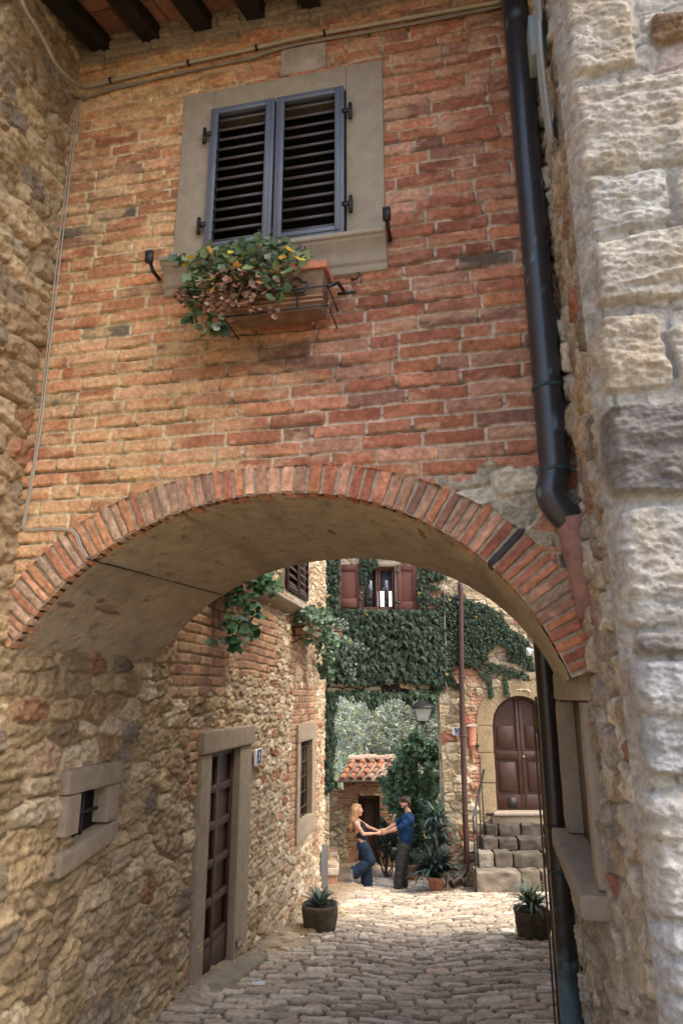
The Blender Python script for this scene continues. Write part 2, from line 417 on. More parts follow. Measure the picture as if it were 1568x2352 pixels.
def street():
    y = rng(2.0, 19.0, .0095, .03); X = np.arange(-3.2, 4.6, .0155)
    XX, YY = np.meshgrid(X, y, indexing='ij')
    h, c = cobble(XX, YY)
    # earth and rubble spill against the left wall
    wl = -2.228 + .164 * YY; d = XX - wl + .12 * (fbm2(XX * 2, YY * 2, 90, 3) - .5)
    e = 1 - sst(.04, .30, d); e = e * sst(4.5, 6.5, YY)
    eh = .03 + .13 * e * fbm2(XX * 5, YY * 5, 91, 4) + .025 * (fbm2(XX * 25, YY * 25, 92, 3) - .5)
    h = h * (1 - e) + eh * e; c = mix(c, np.array([.26, .19, .11]) * (.6 + .8 * fbm2(XX * 18, YY * 18, 93, 4))[..., None], e)
    # dip of the drain line
    h = h - .05 * np.exp(-((XX - (.35 + .06 * YY)) / .5) ** 2)
    V = np.stack([XX, YY, gz(YY) + h], -1); n, m = XX.shape
    i = np.arange(n - 1)[:, None] * m; j = np.arange(m - 1)[None, :]
    q = np.stack([i + j, i + m + j, i + m + j + 1, i + j + 1], -1).reshape(-1, 4)
    mb = MB(); mb.add(V.reshape(-1, 3), q, c.reshape(-1, 3))
    return struct(mb.build('cobbled_street', M_cobble, smooth=True))
street()

def terrain():
    y = np.concatenate([np.arange(-60, 0, 6.), np.arange(0, 19, 1.), np.arange(19, 60, 2.), np.arange(60, 420, 12.)]); x = np.arange(-200, 201, 5.)
    XX, YY = np.meshgrid(x, y, indexing='ij')
    z = gz(np.clip(YY, -8, 19)) - .09
    z = z - np.clip(YY - 22, 0, 14) * .25 + np.clip(YY - 60, 0, 200) * .16 + 2.5 * (fbm2(XX * .03, YY * .03, 8, 3) - .5) * sst(26, 60, YY)
    V = np.stack([XX, YY, z], -1); n, m = XX.shape; i = np.arange(n - 1)[:, None] * m; j = np.arange(m - 1)[None, :]
    q = np.stack([i + j, i + m + j, i + m + j + 1, i + j + 1], -1).reshape(-1, 4)
    c = mix(np.array([.24, .19, .12]) * np.ones(XX.shape + (3,)), np.array([.13, .16, .07]) * np.ones(XX.shape + (3,)), sst(21, 26, YY))
    mb = MB(); mb.add(V.reshape(-1, 3), q, c.reshape(-1, 3)); struct(mb.build('ground', mat('earth', None, .95, .5, 4, .35, .5), smooth=True))
terrain()

def extr(mb, P, prof, s0, s1, col=(1, 1, 1), n=1, wob=0., seed=4):
    """extrude a closed (offset, height) profile along a wall; wob makes its line uneven"""
    ss = np.linspace(s0, s1, n + 1); m = len(prof); V = []
    for s in ss:
        w = wob * (float(fbm2(s * 1.5, 3., seed, 3)) - .5) * 2
        V += [P.pt(s, z + w, o) for o, z in prof]
    i = np.arange(n)[:, None] * m; j = np.arange(m)[None, :]
    q = np.stack([i + j, i + (j + 1) % m, i + m + (j + 1) % m, i + m + j], -1).reshape(-1, 4)
    mb.add(np.array(V), [q, np.arange(m)[None, ::-1], (np.arange(m) + n * m)[None, :]], col); return mb

# ================================================================== ARCH HOUSE (brick facade over the street)
AH = thing('brick_house', 'orange-red brick house bridging the street on a wide arch, with one blue-grey shuttered window', 'house', PF.pt(-.3, -1.8, -.8))
INT = [(-1.80, .06), (-1.743, .189), (-1.622, .325), (-1.546, .44), (-1.444, .55), (-1.281, .684), (-1.081, .805), (-.773, .918), (-.512, .960), (-.203, .964), (.034, .932), (.241, .862), (.44, .761), (.629, .625), (.754, .498), (.887, .306), (.965, .141), (.99, .05)]
def spline(pts, k=6):
    pts = np.asarray(pts, float); n = len(pts); out = []
    P_ = np.vstack([2 * pts[0] - pts[1], pts, 2 * pts[-1] - pts[-2]])
    for i in range(n - 1):
        a, b, c, d = P_[i:i + 4]
        for u in np.linspace(0, 1, k, endpoint=False): out.append(.5 * ((2 * b) + (-a + c) * u + (2 * a - 5 * b + 4 * c - d) * u * u + (-a + 3 * b - 3 * c + d) * u ** 3))
    out.append(pts[-1]); return np.array(out)
_q = spline(INT, 30); _w = np.cumsum(np.r_[0, np.hypot(*np.diff(_q, axis=0).T)]); _g = np.linspace(0, _w[-1], 400); _q = np.stack([np.interp(_g, _w, _q[:, 0]), np.interp(_g, _w, _q[:, 1])], 1)
for _ in range(500): _q[1:-1] = .5 * _q[1:-1] + .25 * (_q[2:] + _q[:-2])
_t, _z = _q[:, 0], _q[:, 1]
_cl = np.concatenate([[0], np.cumsum(np.hypot(np.diff(_t), np.diff(_z)))])
def arc(l):
    """point and outward normal on the arch line, lightly smoothed"""
    l = np.asarray(l, float); f = lambda q: np.stack([sum(np.interp(q + d, _cl, a) for d in (-.09, -.045, 0, .045, .09)) / 5 for a in (_t, _z)], -1)
    p = f(l); d = f(l + .03) - f(l - .03); d /= np.linalg.norm(d, axis=-1)[..., None]
    return p, np.stack([-d[..., 1], d[..., 0]], -1)
_al = np.linspace(0, _cl[-1], 200); _ap, _an = arc(_al)
def arch_z(S): return np.interp(S, _ap[:, 0], _ap[:, 1])

def facade_fn(S, Z):
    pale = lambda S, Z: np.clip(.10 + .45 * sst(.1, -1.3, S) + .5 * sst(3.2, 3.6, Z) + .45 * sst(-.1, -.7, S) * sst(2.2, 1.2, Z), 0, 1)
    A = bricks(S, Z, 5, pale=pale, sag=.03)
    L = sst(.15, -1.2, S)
    A = (A[0], A[1] * (np.array([1, 1, 1.]) + L[..., None] * np.array([.30, .38, .12])))  # warmer, brighter left side, partly light painted into the brick colour
    top = sst(3.83, 3.9, Z + .08 * (fbm2(S * 6, Z * 6, 6, 3) - .5))
    A = (A[0] + .006 * top, mix(A[1], np.array([.30, .25, .17]) * (.8 + .4 * fbm2(S * 9, Z * 9, 7, 3))[..., None], top * .9))
    st = (fbm2(S * 3 + 4, Z * 7, 8, 4)); box_shadow = sst(.42, .6, st) * np.exp(-((S + .25) / .5) ** 2 - ((Z - 1.70) / .22) ** 2)  # shadow below the window box, painted into the brick colour
    A = (A[0], A[1] * (1 - .5 * box_shadow)[..., None])
    B = rubble(S, Z, 15, .20, .10, pal=[(.52, .45, .33), (.40, .33, .22), (.58, .52, .40), (.33, .29, .22), (.38, .15, .08)], wts=[3, 2, 2, 1.2, .8], mort=(.56, .49, .38), dep=.026, rough=.010)
    m = nrect(S, Z, .45, 1.1, .68, 1.00, .06, 3)
    m = np.maximum(m, nrect(S, Z, -.36, -.085, 3.50, 3.69, .02, 4) * 0)
    return blend2(A, B, m)
def ring_th(sm): return .142 + .075 * np.minimum(1, np.abs(sm + .3)) ** 1.3
def fk_(S, Z):
    k = (Z > arch_z(S) + .02) | (S > .99); d = np.full(S.shape, 9.); w = k & (S > -1.95) & (Z < 1.25); x, z = S[w], Z[w]; dd = np.full(x.shape, 9.)
    for (a, b) in _ap[::1]: dd = np.minimum(dd, np.hypot(x - a, z - b) - ring_th(a) + .014)
    d[w] = dd; return k & (d > 0)
fk = lambda S, Z: fk_(S, Z) & ~inrect(S, Z, -.79, .05, 2.32, 3.34)
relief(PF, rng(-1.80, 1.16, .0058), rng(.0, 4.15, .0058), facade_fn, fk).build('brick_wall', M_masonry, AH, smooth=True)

# arch ring: one brick after another, standing on the arch line
mb = MB(); l = .03; k = 0; rr = np.random.RandomState(3)
while l < _cl[-1] - .05:
    _s = float(np.interp(l, _cl, _t)); w = rr.uniform(.85, 1.2) * (.054 - .018 * min(1, max(0, (abs(_s + .15) - .2) / .35))); (p0, p1), (n0, n1) = [arc(np.array([l, l + w]))[q] for q in (0, 1)]
    sm = p0[0]; th = .142 + .075 * min(1, abs(sm + .3) / 1.0) ** 1.3 + rr.uniform(-.014, .012)
    th = max(th, .13); lft = float(sst(.15, -1.2, np.array(sm)))
    c = np.array(pick(BRICKS, BW, rr.rand())) * rr.uniform(.85, 1.25) * (1 + lft * np.array([.2, .45, .35]))  # ring bricks take the same partly painted brightening to the left
    if rr.rand() < .3 + .2 * lft: c = c * .55 + np.array([.5, .37, .25]) * .45
    if abs(l - 2.93) < .022: c = np.array([.07, .062, .06])
    out = .012 + rr.uniform(-.004, .007); nm = (n0 + n1) / 2; base = rr.uniform(-.006, .004)
    c8 = [PF.pt(p[0] + nm[0] * h, p[1] + nm[1] * h, o) for p in (p0, p1) for o in (-.12, out) for h in (base, th)]
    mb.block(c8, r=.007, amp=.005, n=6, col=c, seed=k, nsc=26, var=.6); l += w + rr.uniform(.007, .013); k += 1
mb.build('arch_ring', M_masonry, AH, smooth=True)
# mortar bed of the ring
mb = MB(); n = 260; ls = np.linspace(0, _cl[-1], n); p, nn = arc(ls); hs = np.linspace(-.004, .24, 30)
S = p[:, 0][:, None] + nn[:, 0][:, None] * hs; Z = p[:, 1][:, None] + nn[:, 1][:, None] * hs
hh = .0005 + .010 * (fbm2(S * 40, Z * 40, 3, 3) - .5); V = PF.pt(S, Z, hh); i = np.arange(n - 1)[:, None] * 30; j = np.arange(29)[None, :]
cc = np.array([.50, .41, .30]) * (1 + .3 * (fbm2(S * 30, Z * 30, 12, 3) - .5))[..., None]
thl = .142 + .075 * np.minimum(1, np.abs(p[:, 0] + .3)) ** 1.3 + .02
kp = (hs[None, :-1] < thl[:-1, None])
mb.add(V.reshape(-1, 3), np.stack([i + j, i + j + 1, i + 30 + j + 1, i + 30 + j], -1)[kp], cc.reshape(-1, 3)); mb.build('arch_mortar', M_masonry, AH, smooth=True)

VT = 1.65
def vault(l, v, lift=0.):
    """point on the underside of the vault: l along the arch, v from front (0) to back (1)"""
    p, nn = arc(l); p = p + nn * np.asarray(lift)[..., None]; q = PF.pt(p[..., 0], p[..., 1], -.0)
    dx = .164 + .112 * np.clip((q[..., 0] + 1.7) / 2.65, 0, 1)
    return q + np.stack([dx * VT * v, VT * v, 0 * v], -1)
n, m = 420, 190; l, v = np.meshgrid(np.linspace(.0, _cl[-1], n), np.linspace(.03, 1, m), indexing='ij')
ns = fbm2(l * 3, v * 5, 61, 4) - .5; pit = sst(.66, .78, fbm2(l * 22, v * 14, 62, 3))
lft = .030 * ns + .009 * (fbm2(l * 40, v * 60, 63, 3) - .5) + .012 * pit
V = vault(l, v, lft); c = np.array([.47, .385, .275]) * (1 + .22 * ns + .25 * (fbm2(l * 9, v * 9, 64, 4) - .5))[..., None]
c = c * (1 - .15 * pit)[..., None]
for (a, b, ra, rb) in ((.50, .10, .02, .07), (.58, .25, .022, .03), (.52, .36, .018, .10), (.66, .52, .016, .03), (2.5, .25, .02, .09), (1.9, .5, .02, .06)):
    e = np.clip(1 - ((l - a) / ra) ** 2 - ((v - b) / rb) ** 2 + .6 * (fbm2(l * 30, v * 30, 65, 2) - .5), 0, 1); c = mix(c, np.array([.22, .085, .05]) * np.ones_like(c), sst(.1, .5, e) * .8)
stk = sst(.5, .75, fbm2(l * 6, v * 1.5 + l * 3, 66, 4)); c = c * (1 - .22 * stk)[..., None]
i = np.arange(n - 1)[:, None] * m; j = np.arange(m - 1)[None, :]
mb = MB(); mb.add(V.reshape(-1, 3), np.stack([i + j, i + m + j, i + m + j + 1, i + j + 1], -1).reshape(-1, 4), c.reshape(-1, 3)); mb.build('vault', M_plaster, AH, smooth=True)
# rear wall of the house (real thickness) and its body
PFb = Plane(PF.pt(0, 0, 0)[:2] + np.array([.22 * VT, VT]), (.979, -.2045), -1)
mb = MB()
lb = np.linspace(0, _cl[-1], 60); bk = vault(lb, np.ones(60)); tp = bk.copy(); tp[:, 2] = 4.15; fr = vault(lb, np.zeros(60)); fr2 = fr.copy(); fr2[:, 2] = 4.15
V = np.concatenate([bk, tp]); a = np.arange(59); mb.add(V, np.stack([a, a + 1, a + 61, a + 60], -1), (.45, .34, .22))
mb.build('rear_wall', M_masonry, AH)
mb = MB(); q = [PF.pt(-1.85, 4.16, .1), PF.pt(1.3, 4.16, .1), PF.pt(1.3, 4.16, .1) + [.45, 1.9, 0], PF.pt(-1.85, 4.16, .1) + [.28, 1.9, 0]]
q = np.array(q); V = np.concatenate([q, q + [0, 0, .12]]); mb.add(V, np.array([[0, 1, 2, 3], [7, 6, 5, 4], [0, 4, 5, 1], [1, 5, 6, 2], [2, 6, 7, 3], [3, 7, 4, 0]]), (.3, .14, .08)); mb.build('attic_floor', M_terra, AH)

# eaves
for k in range(9):
    s = -1.56 + .345 * k; mb = MB(); V = []
    for (o, z) in ((-.05, 3.985), (.95, 3.80)):
        for ds in (-.06, .06):
            for dzz in (0, .11): V.append(PF.pt(s + ds - .16 * o, z + dzz, o))
    V = np.array(V).reshape(2, 2, 2, 3); mb.block(V, r=.008, amp=.004, n=6, col=(1, 1, 1), seed=k, nsc=6); mb.build('rafter', M_beam, AH, smooth=True)
mb = MB(); rr = np.random.RandomState(8)
for a in range(14):
    for b in range(5):
        s = -1.9 + a * .27 + .13 * (b % 2); o = b * .2; z = lambda o: 4.088 - .185 * o
        c8 = [PF.pt(S_ - .16 * O, z(O) + dz, O) for S_ in (s + .004, s + .266) for O in (o + .003, o + .197) for dz in (0, .03)]
        mb.block(c8, r=.004, amp=.002, n=2, col=np.array([.34, .16, .10]) * rr.uniform(.7, 1.3), seed=a * 7 + b)
mb.build('eaves_tiles', M_terra, AH)
mb = MB()
for a in range(18):
    s = -1.9 + a * .2
    th = np.linspace(0, math.pi, 9); L2 = []
    for o, z in ((-.2, 4.30), (1.05, 4.03)):
        for t in th: L2.append(PF.pt(s + .085 * math.cos(t) - .16 * o, z + .06 * math.sin(t), o))
    i = np.arange(8); mb.add(np.array(L2), np.stack([i, i + 1, i + 10, i + 9], -1), np.array([.40, .17, .10]) * rr.uniform(.75, 1.2))
mb.add(np.array([PF.pt(-2.1, 4.14 + .06, -.2), PF.pt(1.6, 4.14 + .06, -.2), PF.pt(1.45, 3.97, 1.03), PF.pt(-2.25, 3.97, 1.03)]), np.array([[0, 1, 2, 3]]), (.35, .16, .1))
mb.build('roof_tiles', M_terra, AH, smooth=True)
mb = MB(); mb.pblock(PF, -.359, -.088, 3.502, 3.688, -.02, .022, r=.006, amp=.004, n=9, col=(.42, .35, .30), var=.3, nsc=6); mb.build('wall_plaque', mat('plaque_stone', None, .9, .5, 60, .2, 14), AH, smooth=True)

# window: stone surround, sill, two louvred shutters
W = MB(); W.pbox(PF, -.955, -.765, 2.30, 3.478, -.1, .024); W.pbox(PF, .03, .238, 2.30, 3.478, -.1, .024); W.pbox(PF, -.765, .03, 3.31, 3.4779, -.1, .0239)
SU = W.build('window_surround', M_serena, AH); bv = SU.modifiers.new('b', 'BEVEL'); bv.width = .006; bv.segments = 2
W = MB(); extr(W, PF, [(-.05, 2.10), (.030, 2.115), (.030, 2.155), (.045, 2.165), (.050, 2.20), (.066, 2.235), (.100, 2.262), (.104, 2.275), (.118, 2.279), (.120, 2.303), (-.05, 2.309)], -.985, .245)
W.build('window_sill', M_serena, AH).modifiers.new('b', 'BEVEL').width = .003
W = MB(); W.pbox(PF, -.8, .06, 2.28, 3.36, -.16, -.13); W.build('window_void', M_dark, AH)
def shutter(P, s0, s1, z0, z1, o, ns, parent, m_frame, m_slat, wf=.043, dep=.035, name='shutter', hinge_side=-1):
    F = MB(); F.pbox(P, s0, s0 + wf, z0, z1, o, o + dep); F.pbox(P, s1 - wf, s1, z0, z1, o, o + dep)
    F.pbox(P, s0 + wf, s1 - wf, z0, z0 + wf, o, o + dep - .0006); F.pbox(P, s0 + wf, s1 - wf, z1 - wf, z1, o, o + dep - .0006)
    w2 = wf * .45; F.pbox(P, s0 + w2, s0 + wf * 1.15, z0 + w2, z1 - w2, o + dep, o + dep + .007); F.pbox(P, s1 - wf * 1.15, s1 - w2, z0 + w2, z1 - w2, o + dep, o + dep + .007)
    F.pbox(P, s0 + wf * 1.15, s1 - wf * 1.15, z0 + w2, z0 + wf * 1.1, o + dep - .0003, o + dep + .0067); F.pbox(P, s0 + wf * 1.15, s1 - wf * 1.15, z1 - wf * 1.1, z1 - w2, o + dep - .0003, o + dep + .0067)
    f = F.build(name, m_frame, parent); b = f.modifiers.new('b', 'BEVEL'); b.width = .0025
    L = MB(); p = (z1 - z0 - 2 * wf) / ns
    for k in range(ns):
        zc = z0 + wf + p * (k + .5); V = []
        for S_ in (s0 + wf, s1 - wf):
            for (oo, zz) in ((o - .012, zc + p * .40), (o - .012, zc + p * .40 - .011), (o + dep - .004, zc - p * .42), (o + dep - .004, zc - p * .42 + .019)): V.append(P.pt(S_, zz, oo))
        L.add(np.array(V), np.array([[0, 1, 2, 3], [7, 6, 5, 4], [0, 4, 5, 1], [1, 5, 6, 2], [2, 6, 7, 3], [3, 7, 4, 0]]))
    L.build('slats', m_slat, f); return f
for (a, b, sd) in ((-.762, -.378, -1), (-.366, .024, 1)):
    f = shutter(PF, a, b, 2.345, 3.308, .022, 13, AH, M_shut, M_slat)
    for zc in (2.52, 3.13):
        h = MB(); e = a if sd < 0 else b; x0, x1 = (e - .034, e + .01) if sd < 0 else (e - .01, e + .034)
        h.pbox(PF, min(x0, x1), max(x0, x1), zc - .012, zc + .012, .05, .063); q = e + sd * .036
        h.tube([PF.pt(q, zc - .05, .05), PF.pt(q, zc + .05, .05)], .011, 10); h.build('hinge', M_iron, f)
for (s, z, d) in ((-1.03, 2.27, -1), (.262, 2.33, 1)):
    h = MB(); h.tube([PF.pt(s, z - .03, -.02), PF.pt(s, z - .03, .09), PF.pt(s + d * .0, z + .02, .15)], .011, 8); h.pbox(PF, s - .02, s + .02, z - .01, z + .06, .13, .15); h.build('shutter_stay', M_iron, AH, smooth=False)
h = MB(); h.tube([PF.pt(.06, 2.085, 0), PF.pt(.06, 2.08, .03), PF.pt(.085, 2.06, .05), PF.pt(.105, 2.08, .05), PF.pt(.10, 2.10, .05)], .005, 8); h.build('wall_hook', M_iron, AH)

# cables and conduit over the facade
def wirepts(P, pts, off): return [P.pt(*P.hit(x, y, off), off) for x, y in pts]
c1 = wirepts(PL, [(45, -10), (62, 28), (100, 92), (136, 158)], .05) + wirepts(PF, [(190, 199), (215, 196), (330, 168), (450, 140), (600, 107), (700, 84), (850, 57), (1000, 30), (1160, 2)], .035)
mb = MB(); sp_ = spline(c1); mb.tube(sp_, .0115, 10)
o = tag(mb.build('electric_conduit', M_cable, smooth=True), 'thick beige electric conduit clipped under the eaves of the brick house', 'conduit')
mb = MB()
for x, y in ((252, 186), (430, 145), (586, 110), (742, 76)):
    mb = MB(); p = PF.pt(*PF.hit(x, y, .035), .035); q = PF.pt(*PF.hit(x + 6, y - 1.5, .035), .035); mb.tube([p, q], .017, 10); mb.build('cable_clip', M_iron, o)
mb = MB()
for k in range(4):
    w = [(150, 205), (190, 224), (240, 208), (290, 196), (400, 171), (560, 136), (640, 112), (740, 92), (860, 70), (1000, 44), (1160, 12)]
    w = [(x, y + rr.uniform(-2.2, 2.2)) for x, y in w]; mb.tube(spline(wirepts(PF, w, .02 + .012 * (k % 2))), .0055, 8)
tag(mb.build('cable_bundle', mat('weathered_cable', (.27, .235, .18), .6, .2, 40, .2, 12), smooth=True), 'bundle of thin weathered grey cables sagging below the conduit across the bricks', 'cables')
mb = MB(); mb.tube(spline(wirepts(PF, [(190, 224), (180, 262), (150, 500), (115, 800), (92, 1000), (60, 1188), (54, 1208), (72, 1217), (110, 1214), (158, 1216), (178, 1230), (188, 1258), (203, 1280)], .02)), .0052, 8)
mb.tube(spline(wirepts(PF, [(186, 226), (174, 270), (143, 500), (109, 800), (87, 1000), (56, 1190), (50, 1211), (72, 1220), (110, 1217), (156, 1219), (174, 1232), (184, 1260), (200, 1283)], .02)), .0045, 8)
tag(mb.build('wall_cable', M_cable, smooth=True), 'thin pale double cable running down the left edge of the brick wall to the arch', 'cable')
la = float(_al[np.argmin(np.abs(_ap[:, 0] + 1.285))]); vv = np.linspace(-.02, 1, 24)
mb = MB(); mb.tube(vault(la + .10 * vv, vv, np.full(24, -.004)), .0045, 8); tag(mb.build('soffit_cable', M_iron, smooth=True), 'dark cable fixed along the plastered underside of the arch', 'cable')

# ================================================================== DRAINPIPES
def pipecol(pts, n, base, pat=(.13, .22, .25), th=.735, extra=None):
    pts = np.asarray(pts); P3 = np.repeat(pts, n, axis=0); a = np.tile(np.arange(n) * 6.283 / n, len(pts))
    q = P3 + .06 * np.stack([np.cos(a), np.sin(a), 0 * a], -1)
    m = sst(th, th + .03, fbm3(q * [1, 1, .7], 30, 4, 3)); 
    if extra is not None: m = np.maximum(m, extra(q))
    return mix(np.array(base) * np.ones((len(q), 3)), np.array(pat) * np.ones((len(q), 3)), m * .9)
M_pipeC = mat('weathered_painted_pipe', None, .33, .10, 14, .2, 5, spec=.6, coat=.1)
pc = PF.pt(*PF.hit(1231, 600, .085), .085); YU = pc[1]
top = [np.array([pc[0], YU, z]) for z in np.linspace(4.35, onY(1257, 1075, YU)[2], 140)]
el = [onY(x, y, YU) for x, y in ((1260, 1105), (1263, 1130), (1273, 1155), (1288, 1176), (1308, 1196))]
el[0][0] = el[0][0] * .5 + pc[0] * .5
pts = np.vstack([top, spline([top[-1]] + el, 5)[1:]])
DP = thing('drainpipe', 'black drainpipe with pale green specks beside the brick wall, ending in an elbow', 'drainpipe', top[-1])
mb = MB(); mb.tube(pts, .064, 22, pipecol(pts, 22, (.032, .033, .040))); mb.build('pipe', M_pipeC, DP, smooth=True)
for y in (893, 1083):
    z = onY(1240, y, YU)[2]; mb = MB(); mb.tube([[pc[0], YU, z - .008], [pc[0], YU, z + .008]], .069, 22); mb.tube([[pc[0] + .06, YU, z], [pc[0] + .15, YU, z + .005]], .005, 8)
    mb.build('pipe_bracket', mat('verdigris_iron', (.035, .075, .075), .6, .3, 40, .4, 20), DP, smooth=False)
mb = MB(); tp_ = [onY(1305, 1192, YU - .0), onY(1318, 1260, YU + .0), onY(1330, 1330, YU + .01), onY(1342, 1420, YU + .03)]
for q in tp_: q[0] += .02
tp_ = spline(tp_, 8); mb.tube(tp_, np.interp(np.linspace(0, 1, len(tp_)), [0, .05, .5, 1], [.080, .074, .064, .045]), 20, np.array([.30, .17, .14]))
tag(mb.build('terracotta_pipe', M_terra, smooth=True), 'faded red terracotta pipe set in the stone wall below the black drainpipe elbow', 'pipe')
YL = 4.78; XL = onY(1263, 1700, YL)[0]
zb = float(gz(YL)); pts = [np.array([XL, YL, z]) for z in np.linspace(1.6, zb, 150)]
LP = thing('drainpipe', 'tall dark drainpipe with green verdigris foot standing beyond the arch beside the stone window sill', 'drainpipe', (XL, YL, zb))
mb = MB(); mb.tube(pts, .066, 22, pipecol(pts, 22, (.030, .025, .026), th=.8, extra=lambda q: sst(-1.35, -1.9, q[..., 2] + 1.0 * (fbm3(q, 22, 6, 3) - .5)))); mb.build('pipe', M_pipeC, LP, smooth=True)
for z in (-.80, -1.07):
    mb = MB(); mb.tube([[XL, YL, z - .01], [XL, YL, z + .01]], .070, 22); mb.build('pipe_bracket', MATS['verdigris_iron'] if z < -1 else M_iron, LP)
mb = MB(); XT = onY(1238, 1700, 5.06)[0]; mb.tube([[XT, 5.06, .0], [XT, 5.06, float(gz(5.1))]], .013, 10); mb.tube([[XT - .03, 5.06, -.05], [XT - .03, 5.06, float(gz(5.1))]], .007, 8); mb.tube([[XT - .01, 5.06, -.05], [XT - .01, 5.06, -.25]], .022, 10)
tag(mb.build('wall_tubes', mat('rusty_tube', (.16, .10, .06), .6, .3, 30, .3, 10), smooth=True), 'two slim brown tubes rising just left of the dark lower drainpipe', 'tubes')

# ================================================================== LEFT HOUSE
LH = thing('stone_house', 'long ochre rubble stone house with brick patches along the left street side', 'house', PL.pt(7, -2.4, -.5))
def left_fn(S, Z):
    A = rubble(S, Z, 21, .30, .135, dep=.030, rough=.021, mort=(.45, .32, .175))
    B = rubble(S, Z, 25, .20, .095, dep=.030, rough=.017, pal=[(.50, .38, .24), (.58, .46, .31), (.38, .27, .16), (.42, .31, .19), (.62, .52, .38), (.36, .14, .07)], wts=[4, 3, 2, 3, 2, 1.2], mort=(.52, .39, .24))
    h, c = blend2(A, B, sst(6.4, 8.2, S + 1.2 * (fbm2(S, Z, 2, 2) - .5) + .6 * Z))
    K = bricks(S, Z, 31, ch=.088, ln=.27, mort=(.46, .34, .20), dep=.020, sag=.06, pale=lambda S, Z: .5 + 0 * S,
               pal=[(.36, .18, .10), (.30, .14, .08), (.42, .24, .14), (.24, .12, .08), (.48, .32, .20)], wts=[4, 3, 3, 2, 3])
    K = (K[0] + .012, K[1])
    m = np.maximum.reduce([nrect(S, Z, 5.55, 6.85, .02, 1.05, .07, 41), nrect(S, Z, 7.15, 8.75, .22, 1.02, .08, 42), nrect(S, Z, 9.75, 11.2, -.38, .22, .1, 43),
                           nrect(S, Z, 9.55, 9.93, -2.0, -.2, .06, 44), nrect(S, Z, 11.08, 11.35, -2.2, -.2, .05, 45), nrect(S, Z, 9.4, 10.4, .35, 1.0, .1, 46), nrect(S, Z, 6.0, 6.45, -.75, -.25, .05, 47)])
    h, c = blend2((h, c), K, m)
    bt = .10 * sst(-1.4, -3.2, Z) * fbm2(S * 3, Z * 2, 48, 3)   # the foot of the wall spreads
    return (h - .012) * .8 + bt - .035 * sst(3.9, 3.4, S), c
def lk(S, Z): return ~(inrect(S, Z, 4.24, 4.62, -.87, -.52) | inrect(S, Z, 6.42, 7.32, -2.6, -.46) | inrect(S, Z, 10.03, 10.88, -1.66, -.60) | inrect(S, Z, 9.0, 10.4, 1.35, 2.75)) & (Z > -1.31 - .158 * S * .987 - .25)
relief(PL, np.concatenate([rng(.6, 2.29, .016), rng(2.3, 12.02, .0085, .017)]), rng(-3.35, 4.6, .0115), left_fn, lk).build('wall', M_masonry, LH, smooth=True)
mb = MB(); mb.pbox(PL, .5, 12.0, -3.6, 4.6, -.5, -.42, (.2, .15, .1)); mb.pbox(PL, 11.95, 12.03, -3.6, 4.6, -.41, .0, (.45, .34, .22)); mb.build('rear_wall', M_masonry, LH)
mb = MB(); mb.pbox(PL, .5, 12.3, 4.60, 4.7, -4, .25, (.3, .14, .09)); mb.build('roof', M_terra, LH)
mb = MB(); extr(mb, PL, [(-.02, 1.03), (.115, 1.15), (.150, 1.165), (.155, 1.205), (.0, 1.235)], 4.9, 12.10, (.33, .27, .19), 60, .012); mb.build('stone_ledge', mat('ledge_stone', None, .93, .6, 50, .25, 12), LH)
# small barred window
def frame4(name, P, s0, s1, z0, z1, wl, wr, wt, wb, o1, parent, m=M_serena_w, tiltb=0., r=.012, col=(1, 1, 1), dep=.3, tl=0.):
    f = MB()
    f.pblock(P, s0, s0 + wl, z0 + wb, z1 - wt, -dep, o1, r=r, amp=.003, n=8, seed=1); f.pblock(P, s1 - wr, s1, z0 + wb, z1 - wt, -dep, o1 - .002, r=r, amp=.003, n=8, seed=2)
    f.pblock(P, s0 - .01, s1 + .01, z1 - wt, z1, -dep, o1 + .004, r=r, amp=.003, n=9, seed=3)
    c8 = [P.pt(S, Z + (tiltb * (1 - (S - s0) / (s1 - s0))), O) for S in (s0 - .015, s1 + .01) for O in (-dep, o1 + .006) for Z in (z0, z0 + wb)]
    if wb > 0: f.block(c8, r=r, amp=.003, n=9, seed=4)
    return f.build(name, m, parent, smooth=True)
frame4('small_window_frame', PL, 4.11, 4.715, -.86, -.395, .145, .13, .135, .115, .060, LH, tiltb=-.085, dep=.16)
mb = MB(); mb.tube([PL.pt(4.2, -.66, -.02), PL.pt(4.66, -.66, -.02)], .011, 8); mb.tube([PL.pt(4.43, -.9, -.03), PL.pt(4.43, -.5, -.03)], .011, 8); mb.build('window_bars', M_iron, LH)
mb = MB(); mb.pbox(PL, 4.15, 4.7, -.98, -.45, -.10, -.045); mb.build('window_void', M_dark, LH)
# door 83
mb = MB(); mb.pblock(PL, 6.19, 6.45, -2.42, -.482, -.3, .055, r=.015, amp=.004, n=14, seed=1); mb.pblock(PL, 7.27, 7.68, -2.42, -.482, -.3, .055, r=.015, amp=.004, n=14, seed=2)
mb.pblock(PL, 6.17, 7.69, -.480, -.288, -.3, .075, r=.015, amp=.004, n=14, seed=3); mb.build('door_frame', M_serena_w, LH, smooth=True)
c8 = [PL.pt(S, Z, O) for S in (6.15, 7.75) for O in (-.35, .27) for Z in (-2.75, -2.23 - .16 * (S - 6.2) * .75)]
mb = MB(); mb.block(c8, r=.05, amp=.018, n=18, seed=9, nsc=4); mb.build('doorstep', mat('worn_doorstep', (.27, .225, .155), .9, .7, 40, .3, 8), LH, smooth=True)
D = MB(); z0, z1, s0, s1 = -2.33, -.47, 6.43, 7.30; D.pbox(PL, s0, s1, z0, z1, -.11, -.055)
ph = (z1 - z0 - .30) / 5
